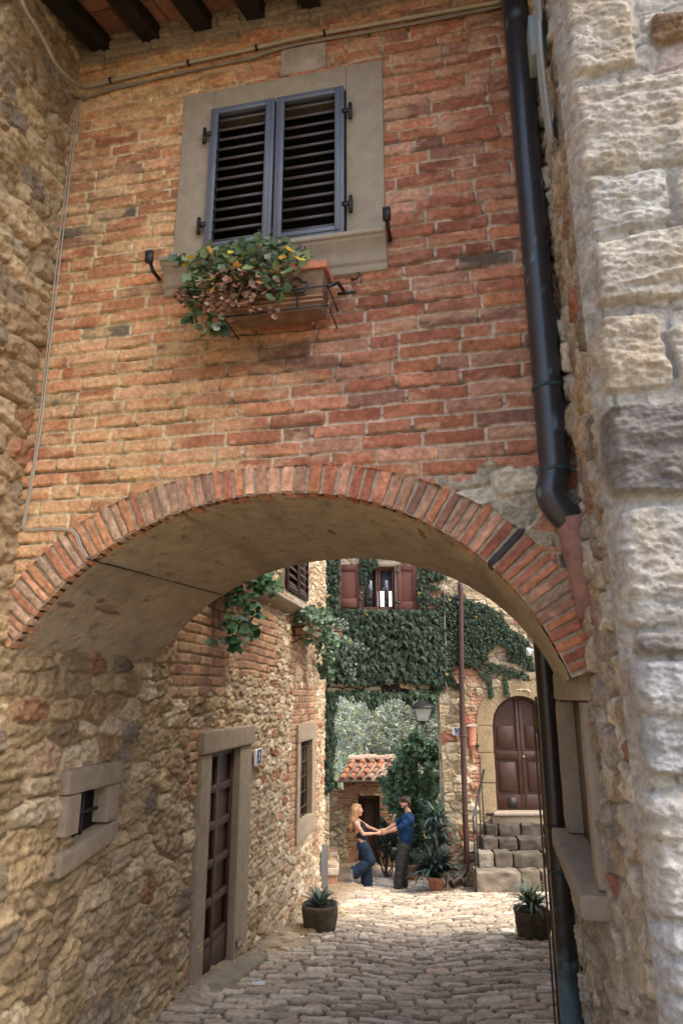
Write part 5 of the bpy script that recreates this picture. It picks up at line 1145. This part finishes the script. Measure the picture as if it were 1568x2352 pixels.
for cs_ in (.70,):
    s0 = sl + (sr - sl) * cs_; th = np.linspace(0, 5.2, 26); mb.tube([PF.pt(s0 + .035 * math.cos(t) * (1 - t / 9), (zb_ + zt_) / 2 + .02 + .035 * math.sin(t) * (1 - t / 9), OB - .002) for t in th], .006, 6)
    mb.tube(spline([PF.pt(s0 - .09, (zb_ + zt_) / 2 - .0, OB - .002), PF.pt(s0 - .03, zb_ + .09, OB - .001), PF.pt(s0 + .05, zb_ + .075, OB - .001)]), .006, 6)
mb.build('box_ornament', mat('dark_relief', (.10, .055, .032), .9, .3, 40, .3, 20), FB)
GP = [(.065, .12, .05), (.10, .17, .08), (.17, .24, .13), (.035, .07, .03), (.24, .29, .18), (.20, .24, .08)]
def facepts(poly, n, o0, o1, rs):
    q = sample_poly(poly, n, rs); o = rs.uniform(o0, o1, n); return np.array([PF.pt(*PF.hit(x, y, k), k) for (x, y), k in zip(q, o)])
rs = np.random.RandomState(17)
G1 = [(430, 600), (480, 565), (560, 555), (600, 530), (640, 560), (700, 560), (712, 590), (690, 615), (650, 640), (600, 650), (540, 640), (500, 660), (450, 690), (425, 670), (440, 630)]
roundleaves('leaves', facepts(G1, 470, .08, .34, rs), .048, GP, FB, seed=3)
roundleaves('trailing_leaves', np.vstack([facepts([(415, 640), (460, 640), (470, 700), (440, 700)], 34, .2, .36, rs), facepts([(432, 690), (452, 690), (455, 745), (470, 735), (505, 722), (512, 755), (480, 772), (436, 745)], 46, .22, .34, rs), facepts([(400, 590), (445, 580), (440, 612), (405, 612)], 12, .2, .34, rs), facepts([(615, 640), (655, 650), (640, 690), (622, 680)], 10, .3, .36, rs)]), .055, GP, FB, seed=4)
roundleaves('dry_leaves', np.vstack([facepts([(455, 640), (520, 610), (600, 620), (645, 640), (640, 670), (600, 680), (590, 720), (560, 700), (500, 720), (440, 700), (410, 680)], 420, .22, .37, rs), facepts([(400, 660), (440, 665), (430, 700), (402, 690)], 40, .25, .35, rs), facepts([(620, 680), (640, 690), (635, 725), (615, 720)], 12, .3, .35, rs)]), .030, [(.26, .13, .07), (.36, .20, .12), (.18, .09, .05), (.42, .27, .18)], FB, seed=5)
roundleaves('yellow_leaves', facepts(G1, 18, .28, .40, rs), .045, [(.62, .36, .03), (.60, .46, .06), (.58, .27, .04)], FB, seed=6)
mb = MB()
for k in range(40): a = facepts([(470, 600), (690, 590), (650, 640), (480, 650)], 1, .12, .26, rs)[0]; b = a + np.array([rs.uniform(-.12, .08), -rs.uniform(.02, .14), rs.uniform(-.20, .10)]); mb.tube(spline([a, (a + b) / 2 + [0, 0, .03], b], 4), .0028, 5, (.16, .17, .07))
for pts in ([(452, 690), (447, 740), (480, 765)], [(470, 690), (462, 745)], [(430, 600), (415, 580)]): mb.tube(spline([PF.pt(*PF.hit(x, y, .3), .3) for x, y in pts], 5), .0028, 5, (.3, .27, .18))
mb.build('stalks', mat('plant_stalk', None, .7, 0, 10, .1, 8), FB, smooth=True)
mb = MB()
for z, o in ((zb_ - .006, OB + .01), (zb_ + .10, OB + .012)): mb.tube([PF.pt(sl - .02, z, .0), PF.pt(sl - .02, z, o), PF.pt(sr + .02, z, o), PF.pt(sr + .02, z, .0)], .0045, 8)
mb.tube([PF.pt(sr + .02, zb_ + .1, OB), PF.pt(sr + .045, zb_ + .19, .12), PF.pt(sr + .06, zb_ + .2, .0)], .009, 8); mb.tube([PF.pt(sr + .03, zb_ + .17, .05), PF.pt(sr + .12, zb_ + .17, .05)], .008, 8)
for s in (sl + .13, sr - .13): mb.tube(spline([PF.pt(s - .1, zb_ + .16, OB + .012), PF.pt(s - .04, zb_ + .09, OB + .03), PF.pt(s + .03, zb_ + .07, OB + .03), PF.pt(s + .05, zb_ + .12, OB + .02), PF.pt(s + .02, zb_ + .13, OB + .02)]), .006, 8); mb.tube([PF.pt(s, zb_ + .1, OB + .012), PF.pt(s, zb_ - .006, OB + .01)], .005, 8)
tag(mb.build('iron_rack', M_iron, smooth=False), 'black wrought iron rack holding the geranium box on the brick wall', 'rack')

# planters hanging on the left house ledge and on the corner
def hanging(label, P, s0, s1, z, o, seed, trail, n=260, sz=.085, pal=GP, h=.16):
    T = thing('flower_box', label, 'flower box', P.pt((s0 + s1) / 2, z, o)); mb = MB(); mb.block([P.pt(S, Z, O) for S in (s0, s1) for O in (.05, o) for Z in (z, z + h)], r=.01, amp=.003, n=6, col=(.42, .20, .12)); mb.build('box', M_terra, T, smooth=True)
    rs = np.random.RandomState(seed); pos = [P.pt(rs.uniform(s0 - .1, s1 + .1, n), z + h + rs.uniform(-.03, .22, n) * 1.0, rs.uniform(.05, o + .16, n))]
    for (sa, za, sb, zb3, k) in trail: t = rs.rand(k); pos.append(P.pt(sa + (sb - sa) * t + rs.normal(0, .06, k), za + (zb3 - za) * t + rs.normal(0, .04, k), o + rs.normal(.04, .06, k)))
    roundleaves('leaves', np.vstack(pos), sz, pal, T, seed=seed); mb = MB()
    mb.tube([P.pt(s0 - .02, z - .01, 0), P.pt(s0 - .02, z - .01, o + .01), P.pt(s1 + .02, z - .01, o + .01), P.pt(s1 + .02, z - .01, 0)], .008, 6); mb.tube([P.pt(s0 - .02, z + .1, 0), P.pt(s0 - .02, z + .1, o + .01), P.pt(s1 + .02, z + .1, o + .01)], .008, 6); mb.tube([P.pt(s0 - .02, z - .12, .0), P.pt(s0 - .02, z - .01, o + .01)], .008, 6); mb.build('bracket', M_iron, T); return T
GP2 = [(.05, .13, .05), (.07, .17, .07), (.11, .22, .10), (.03, .08, .035)]
hanging('lush green geranium box spilling down beside the rim of the arch', PL, 6.35, 6.95, .98, .22, 31, [(6.4, 1.0, 6.25, .42, 60), (6.6, .95, 6.7, .62, 45), (7.0, 1.15, 7.5, 1.12, 70)], n=200, pal=GP2, sz=.085)
hanging('pale green geranium box in an iron holder near the end of the left house ledge', PL, 9.55, 10.35, .82, .26, 32, [(10.3, .95, 10.55, .3, 130), (10.6, .95, 11.3, .8, 120), (9.5, .9, 9.6, .7, 20)], pal=[(.09, .16, .08), (.16, .24, .14), (.06, .12, .05), (.24, .32, .22)])
PK = Plane((-.6, 14.3), (1, 0)); 
hanging('small terracotta box of pale variegated plants hanging against the dark ivy', PK, .22, .62, PK.hit(775, 1462, .2)[1], .22, 33, [(.6, 1.1, 1.05, .95, 120), (.7, 1.0, .85, .3, 90)], n=120, sz=.06, pal=[(.12, .16, .11), (.20, .24, .18), (.07, .11, .065)])
# paper scrap
mb = MB(); q = ongr(592, 2272, 6); X, Y = np.meshgrid(np.linspace(-.05, .06, 8), np.linspace(-.03, .03, 5), indexing='ij'); V = np.stack([q[0] + X, q[1] + Y, q[2] + .035 + .025 * fbm2(X * 40, Y * 40, 4, 2)], -1); i = np.arange(7)[:, None] * 5; j = np.arange(4)[None, :]
mb.add(V.reshape(-1, 3), np.stack([i + j, i + 5 + j, i + 6 + j, i + j + 1], -1).reshape(-1, 4)); tag(mb.build('paper_scrap', M_white, smooth=True), 'crumpled scrap of white paper lying on the cobbles near the left door', 'litter')

# ================================================================== PEOPLE (implicit surfaces, one continuous body mesh each)
def surfnets(f, org, h):
    nx, ny, nz = f.shape; s = f < 0; cells = np.zeros((nx - 1, ny - 1, nz - 1), int)
    cor = [(i, j, k) for i in (0, 1) for j in (0, 1) for k in (0, 1)]
    sl = lambda c, A: A[c[0]:nx - 1 + c[0], c[1]:ny - 1 + c[1], c[2]:nz - 1 + c[2]]
    cnt = sum(sl(c, s).astype(int) for c in cor); act = (cnt > 0) & (cnt < 8); idx = np.argwhere(act); vid = -np.ones(act.shape, int); vid[act] = np.arange(len(idx))
    acc = np.zeros((len(idx), 3)); n = np.zeros(len(idx)); I = tuple(idx.T)
    for a in cor:
        for ax in range(3):
            if a[ax] == 0:
                b = list(a); b[ax] = 1; fa = sl(a, f)[I]; fb = sl(tuple(b), f)[I]; m = (fa < 0) != (fb < 0); t = np.where(m, fa / np.where(m, fa - fb, 1), 0)
                p = np.array(a, float)[None, :] + 0 * idx; p[:, ax] += t; acc += p * m[:, None]; n += m
    V = (idx + acc / n[:, None]) * h + org; F = []
    for ax in range(3):
        A = s; B = np.roll(s, -1, ax); e = (A != B); lim = [slice(1, -1)] * 3; E = np.zeros_like(e); E[tuple(lim)] = e[tuple(lim)]; q = np.argwhere(E)
        o1, o2 = [k for k in range(3) if k != ax]; g = []
        for d1, d2 in ((-1, -1), (0, -1), (0, 0), (-1, 0)): c = q.copy(); c[:, o1] += d1; c[:, o2] += d2; g.append(vid[tuple(c.T)])
        g = np.stack(g, -1); ins = s[tuple(q.T)]; flip = ins if ax != 1 else ~ins; g = np.where(flip[:, None], g, g[:, ::-1]); F.append(g[(g >= 0).all(1)])
    return V, np.concatenate(F)
class SDF:
    def __init__(s): s.p = []
    def cap(s, a, b, ra, rb, k=.02, ys=1.): s.p.append(('c', np.array(a, float), np.array(b, float), ra, rb, k, ys)); return s
    def ell(s, c, r, k=.02, sub=False): s.p.append(('e', np.array(c, float), np.array(r, float), 0, 0, k, sub)); return s
    def chain(s, pts, rs_, k=.02, ys=1.):
        for i in range(len(pts) - 1): s.cap(pts[i], pts[i + 1], rs_[i], rs_[i + 1], k, ys)
        return s
    def mesh(s, h, fold=None):
        lo = np.min([np.minimum(p[1], p[2] if p[0] == 'c' else p[1]) - (max(p[3], p[4]) if p[0] == 'c' else p[2]) / (p[6] if p[0] == 'c' else 1) for p in s.p], 0) - 4 * h
        hi = np.max([np.maximum(p[1], p[2] if p[0] == 'c' else p[1]) + (max(p[3], p[4]) if p[0] == 'c' else p[2]) / (p[6] if p[0] == 'c' else 1) for p in s.p], 0) + 4 * h
        n = np.ceil((hi - lo) / h).astype(int) + 1; f = np.full(n, 1.)
        for p in s.p:
            k = p[5]; R = (max(p[3], p[4]) / min(1, p[6]) if p[0] == 'c' else p[2].max()) + k * 2 + .03; a = np.minimum(p[1], p[2] if p[0] == 'c' else p[1]) - R; b = np.maximum(p[1], p[2] if p[0] == 'c' else p[1]) + R
            i0 = np.clip(((a - lo) / h).astype(int), 0, n); i1 = np.clip(((b - lo) / h).astype(int) + 2, 0, n); S = tuple(slice(x, y) for x, y in zip(i0, i1))
            G = np.stack(np.meshgrid(*[lo[q] + h * np.arange(i0[q], i1[q]) for q in range(3)], indexing='ij'), -1)
            if p[0] == 'c':
                A, B, ys = p[1], p[2], p[6]; sc = np.array([1, ys, 1]); A2 = A * sc; AB = B * sc - A2; g = G * sc - A2; t = np.clip((g @ AB) / max(AB @ AB, 1e-9), 0, 1); d = np.linalg.norm(g - t[..., None] * AB, axis=-1) - (p[3] + (p[4] - p[3]) * t)
            else: q = (G - p[1]); k0 = np.linalg.norm(q / p[2], axis=-1); k1 = np.linalg.norm(q / p[2] ** 2, axis=-1) + 1e-9; d = k0 * (k0 - 1) / k1
            c = f[S]
            if p[0] == 'e' and p[6]: f[S] = np.maximum(c, -d)
            else: hh = np.clip(.5 + .5 * (d - c) / k, 0, 1); f[S] = d + (c - d) * hh - k * hh * (1 - hh)
        if fold is not None:
            m = np.abs(f) < .06; ii = np.argwhere(m); f[m] += fold(lo + h * ii)
        return surfnets(f, lo, h)
    def obj(s, name, m, parent, h=.008, fold=None, at=None, col=(1, 1, 1)):
        V, F = s.mesh(h, fold); mb = MB(); mb.add(V, F, col); return mb.build(name, m, parent, smooth=True)
YP = 15.3
def C(cx, cy, dy=0.): return onY(735 + .1953 * cx, 1715 + .1953 * cy, YP) + np.array([0, dy, 0])
def hand(s, w, d, side, curl=.5, sp=1):
    """palm, four bent fingers of different lengths and a thumb, all closing forward along d"""
    d = np.array(d, float); d /= np.linalg.norm(d); up = np.array([0, 0, 1.]); up -= d * (up @ d); up /= np.linalg.norm(up); sd_ = np.cross(d, up) * side
    pc = w + d * .045; s.cap(w, pc + d * .03, .022, .026, .02, 1.); s.cap(pc + up * .02, pc - up * .02, .02, .02, .02)
    for k, (l, u) in enumerate(((.066, .027), (.074, .009), (.070, -.010), (.054, -.027))):
        b = w + d * .078 + up * u; m1 = b + d * l * .45 + sd_ * l * .12; m2 = m1 + d * l * .18 + sd_ * l * .38; e = m2 + sd_ * l * .22 - d * l * .12; s.chain([b - d * .02, b, m1, m2, e], [.010, .0098, .0092, .0085, .0078], .006)
    tb = w + d * .03 + up * .024; s.chain([tb, tb + d * .035 + up * .018, tb + d * .062 + up * .012 + sd_ * .012], [.012, .0105, .009], .008)
def face(s, hc, fx, hd=.115):
    """nose, brow, cheeks, lips, chin and ears on the side the head looks to (fx = +1 or -1 along X)"""
    s.ell(hc + [-.012 * fx, 0, .028], (.092, .074, .092), .03); s.ell(hc + [.028 * fx, 0, -.02], (.064, .058, .085), .03); s.ell(hc + [.050 * fx, 0, -.082], (.036, .034, .028), .025)
    s.cap(hc + [.088 * fx, 0, .022], hc + [.106 * fx, 0, -.014], .008, .013, .012); s.ell(hc + [.086 * fx, 0, .036], (.014, .045, .010), .014); s.ell(hc + [.088 * fx, 0, -.047], (.013, .024, .010), .008)
    for sy in (-1, 1): s.ell(hc + [-.012 * fx, sy * .072, -.004], (.018, .010, .030), .006); s.ell(hc + [.090 * fx, sy * .030, .017], (.010, .013, .007), sub=True); s.ell(hc + [.062 * fx, sy * .04, -.012], (.03, .022, .025), .02)
def eyes(parent, hc, fx):
    for sy in (-1, 1): e = SDF(); e.ell(hc + np.array([.078 * fx, sy * .030, .017]), (.011, .012, .0085)); e.obj('eye', mat('eye', (.05, .035, .03), .2, 0, 10, .1, 8), parent, .004)
NP_ = lambda q, sc, seed: fbm3(q, sc, seed, 3) - .5
# --- man in the blue sweater, facing left
MN = C(930, 1668); mfoot = float(gz(YP)) + .02
S = SDF(); hc = C(1003, 668); face(S, hc, -1); nb = C(1040, 800)
S.cap(C(1018, 715), nb, .056, .062, .03); S.cap(C(1040, 830, -.13), C(1040, 830, .13), .06, .06, .04); S.chain([C(1030, 860), C(1005, 980), C(1000, 1090)], [.115, .105, .11], .05, .66)
el1, wr1 = C(935, 935, -.17), C(775, 1000, -.07); el2, wr2 = C(925, 905, .14), C(772, 985, .08)
S.chain([C(1050, 845, -.175), el1, (el1 + wr1) / 2, wr1], [.052, .042, .041, .027], .02); S.chain([C(1040, 840, .175), el2, (el2 + wr2) / 2, wr2], [.05, .042, .040, .026], .02)
hand(S, wr1, C(715, 1022, -.03) - wr1, 1); hand(S, wr2, C(715, 1005, .04) - wr2, -1)
kn1, an1, kn2, an2 = C(935, 1380, -.10), C(915, 1620, -.11), C(990, 1375, .10), C(1000, 1610, .11)
S.chain([C(985, 1130, -.08), kn1, an1], [.09, .06, .042], .03); S.chain([C(1005, 1130, .08), kn2, an2], [.09, .06, .042], .03)
S.cap(an1, C(850, 1655, -.12), .035, .03, .02); S.cap(an2, C(975, 1650, .12), .035, .03, .02)
V, F = S.mesh(.0065); mb = MB(); mb.add(V, F); MAN = mb.build('person', M_skin, None, smooth=True); tag(MAN, 'man in a blue sweater and washed black trousers holding hands with the blonde woman', 'person')
eyes(MAN, hc, -1)
H = SDF(); H.ell(hc + [.012, 0, .062], (.106, .090, .078), .02); H.ell(hc + [.058, 0, .005], (.056, .080, .085), .03); H.ell(hc + [-.075, 0, .088], (.048, .062, .034), .03); H.ell(hc + [.072, 0, -.07], (.035, .05, .05), .03)
H.obj('hair', M_haird, MAN, .007, lambda q: .034 * NP_(q, 26, 3) + .022 * NP_(q, 60, 4))
H = SDF(); H.ell(hc + [-.042, 0, -.085], (.044, .048, .030), .02); H.cap(hc + [.0, -.058, -.045], hc + [-.04, -.04, -.085], .018, .02, .02); H.cap(hc + [.0, .058, -.045], hc + [-.04, .04, -.085], .018, .02, .02); H.cap(hc + [-.098, -.014, -.034], hc + [-.098, .014, -.034], .0075, .0075, .01); H.obj('beard', M_haird, MAN, .006, lambda q: .010 * NP_(q, 60, 5))
H = SDF(); H.chain([C(1033, 855), C(1012, 960), C(1000, 1060)], [.135, .138, .136], .05, .68); H.cap(C(1000, 1050), C(998, 1088), .137, .132, .02, .66); H.cap(C(1040, 838, -.13), C(1040, 838, .13), .078, .078, .05)
H.cap(C(1042, 800, -.06), C(1042, 800, .06), .055, .055, .05)
H.chain([C(1048, 850, -.18), (C(1048, 850, -.18) + el1) / 2, el1], [.078, .070, .062], .03); H.chain([C(1040, 845, .18), (C(1040, 845, .18) + el2) / 2, el2], [.076, .068, .060], .03); H.cap(el1 + [.01, 0, 0], el1 + (wr1 - el1) * .10, .064, .058, .01); H.cap(el2, el2 + (wr2 - el2) * .10, .062, .056, .01)
H.ell(C(1020, 770), (.07, .075, .06), sub=True)
H.obj('sweater', M_blue, MAN, .008, lambda q: .030 * NP_(q * [1, 1, 1.6], 12, 7) + .004 * np.sin(q[:, 2] * 150) * (q[:, 2] < C(990, 1070)[2]))
H = SDF(); H.cap(C(998, 1100), C(992, 1150), .130, .135, .04, .72); kk1, kk2 = C(935, 1380, -.10), C(985, 1375, .10)
H.chain([C(978, 1160, -.085), kk1, C(912, 1560, -.11), C(912, 1635, -.11)], [.122, .100, .092, .092], .03); H.chain([C(1005, 1160, .085), kk2, C(992, 1560, .11), C(996, 1625, .11)], [.120, .098, .080, .080], .03)
H.obj('trousers', M_greyc, MAN, .008, lambda q: .036 * NP_(q * [1, 1, .55], 9, 9) + .026 * NP_(q * [1, 1, 2.2], 16, 10))
for (a, b, dy) in ((940, 830, -.115), (1010, 985, .115)):
    H = SDF(); y_ = 1652; H.chain([C(a, y_ - 6, dy), C((a + b) / 2, y_, dy), C(b, y_ + 8, dy)], [.048, .042, .034], .03); H.cap(C(a + 8, y_ + 14, dy), C(b - 8, y_ + 14, dy), .026, .026, .01, 1); H.obj('shoe', M_leather, MAN, .007)
# --- woman, facing right
S = SDF(); hw = C(438, 748); face(S, hw, 1); 
S.cap(C(425, 790), C(412, 860), .045, .048, .03); S.cap(C(425, 890, -.11), C(435, 890, .11), .045, .045, .04); S.chain([C(438, 905), C(462, 990), C(488, 1075), C(500, 1130)], [.088, .080, .088, .10], .05, .66); S.ell(C(495, 930), (.05, .09, .06), .04)
e1, w1 = C(505, 1012, -.15), C(655, 1012, -.07); e2, w2 = C(575, 965, .13), C(680, 995, .06)
S.chain([C(420, 890, -.145), (C(420, 890, -.145) + e1) / 2, e1, (e1 + w1) / 2, w1], [.045, .040, .034, .031, .021], .015); S.chain([C(450, 885, .145), e2, (e2 + w2) / 2, w2], [.042, .034, .031, .021], .015)
hand(S, w1, C(722, 1012, -.03) - w1, -1); hand(S, w2, C(722, 1000, .03) - w2, 1)
ka, aa = C(560, 1370, .07), C(548, 1630, .08); kb, ab = C(600, 1335, -.09), C(405, 1455, -.10)
S.chain([C(500, 1150, .07), ka, aa], [.085, .055, .036], .03); S.chain([C(510, 1150, -.07), kb, ab], [.085, .056, .036], .03); S.cap(ab, C(372, 1540, -.10), .034, .024, .015); S.cap(aa, C(605, 1655, .08), .034, .024, .015)
V, F = S.mesh(.0065); mb = MB(); mb.add(V, F); WOM = mb.build('person', M_skin, None, smooth=True); tag(WOM, 'blonde woman in a black halter top and wide jeans standing with one leg kicked back', 'person')
eyes(WOM, hw, 1)
H = SDF(); H.ell(hw + [-.022, 0, .045], (.098, .088, .085), .02); H.ell(hw + [-.055, 0, -.02], (.065, .084, .10), .03); H.chain([hw + [-.06, 0, 0], C(385, 850), C(362, 935), C(358, 985)], [.080, .078, .064, .034], .04, .62); H.ell(hw + [.035, 0, .082], (.045, .07, .028), .02)
H.cap(hw + [.0, -.066, .02], C(430, 850, -.06), .028, .024, .03); H.cap(hw + [.0, .066, .02], C(430, 850, .06), .028, .024, .03)
def strands(q):
    a = np.arctan2(q[:, 1] - YP, q[:, 0] - hw[0] + .03); return .010 * (fbm2(a * 9, q[:, 2] * 3, 3, 3) - .5) * 2 + .008 * NP_(q * [1, 1, .25], 40, 4)
H.obj('hair', M_hairb, WOM, .007, strands)
H = SDF(); H.chain([C(478, 955), C(480, 1010), C(490, 1085)], [.088, .098, .101], .04, .66); H.ell(C(503, 930), (.052, .098, .062), .05); H.cap(C(418, 850, -.05), C(490, 905, -.075), .026, .034, .03); H.cap(C(418, 850, .05), C(490, 905, .075), .024, .034, .03); H.cap(C(400, 848, -.03), C(400, 848, .03), .024, .024, .02)
H.obj('halter_top', M_blackc, WOM, .007, lambda q: .012 * NP_(q, 18, 12))
H = SDF(); H.cap(C(395, 985), C(345, 950, -.05), .016, .030, .02); H.cap(C(395, 985), C(338, 975, -.01), .014, .026, .02); H.obj('bow', M_blackc, WOM, .006)
H = SDF(); H.cap(C(495, 1092), C(500, 1150), .108, .125, .04, .74)
H.chain([C(505, 1170, .07), C(548, 1370, .07), C(546, 1560, .08), C(548, 1645, .08)], [.118, .102, .112, .118], .03); H.chain([C(515, 1170, -.075), C(585, 1330, -.09)], [.118, .105], .03); H.chain([C(585, 1335, -.09), C(500, 1395, -.10), C(410, 1462, -.10)], [.104, .105, .128], .03)
H.ell(C(352, 1492, -.10), (.088, .14, .12), sub=True)
H.obj('jeans', M_denim, WOM, .008, lambda q: .036 * NP_(q * [1, 1, .5], 8, 19) + .026 * NP_(q * [1, 1, 2], 15, 20))
H = SDF(); H.chain([C(384, 1445, -.10), C(372, 1500, -.10), C(378, 1548, -.10)], [.036, .036, .030], .02); H.obj('shoe', M_shoew, WOM, .007)
H = SDF(); H.chain([C(556, 1650, .08), C(610, 1656, .08)], [.036, .028], .02); H.obj('shoe', M_shoew, WOM, .007)
mb = MB(); th = np.linspace(0, 6.283, 18); ax = (w1 - e1) / np.linalg.norm(w1 - e1); u_ = np.cross(ax, [0, 0, 1.]); u_ /= np.linalg.norm(u_); v_ = np.cross(ax, u_); c = w1 - ax * .02; mb.tube([c + .026 * (u_ * math.cos(t) + v_ * math.sin(t)) for t in th], .003, 6); mb.build('bracelet', MATS['brass'], WOM)

# ================================================================== LIGHT, SKY, CAMERA
w = bpy.data.worlds.new('World'); SC.world = w; w.use_nodes = True; N = w.node_tree.nodes
sk = N.new('ShaderNodeTexSky'); sk.sky_type = 'NISHITA'; sk.sun_disc = False
az = Vector((.50, -.26, 0)); elev = math.radians(57)
sd = Vector((az.x, az.y, 0)).normalized() * math.cos(elev) + Vector((0, 0, math.sin(elev)))
sk.sun_elevation = elev; sk.sun_rotation = math.atan2(sd.x, sd.y); sk.air_density = 1.0; sk.dust_density = 4.0; sk.ozone_density = .6
w.node_tree.links.new(sk.outputs[0], N['Background'].inputs['Color']); N['Background'].inputs['Strength'].default_value = .15
L = bpy.data.lights.new('Sun', 'SUN'); L.energy = .5; L.angle = math.radians(28); L.color = (1, .93, .82)
lo = bpy.data.objects.new('Sun', L); COL.objects.link(lo); lo.rotation_euler = sd.to_track_quat('Z', 'Y').to_euler()
cam = bpy.data.cameras.new('Camera'); co = bpy.data.objects.new('Camera', cam); COL.objects.link(co); SC.camera = co
cam.sensor_fit = 'VERTICAL'; cam.sensor_height = 36; cam.lens = FPX / 2352 * 36; cam.clip_start = .05; cam.clip_end = 2000
co.rotation_euler = (math.radians(90) + PITCH, 0, 0)
cam.dof.use_dof = True; cam.dof.focus_distance = 13.5; cam.dof.aperture_fstop = 6.3
vs = SC.view_settings; vs.view_transform = 'Standard'; vs.look = 'None'; vs.gamma = 1; vs.use_curve_mapping = False; vs.exposure = 1.72
SC.cycles.max_bounces = 8; SC.cycles.diffuse_bounces = 4
for o in bpy.data.objects:
    if '_at' in o.keys(): del o['_at']
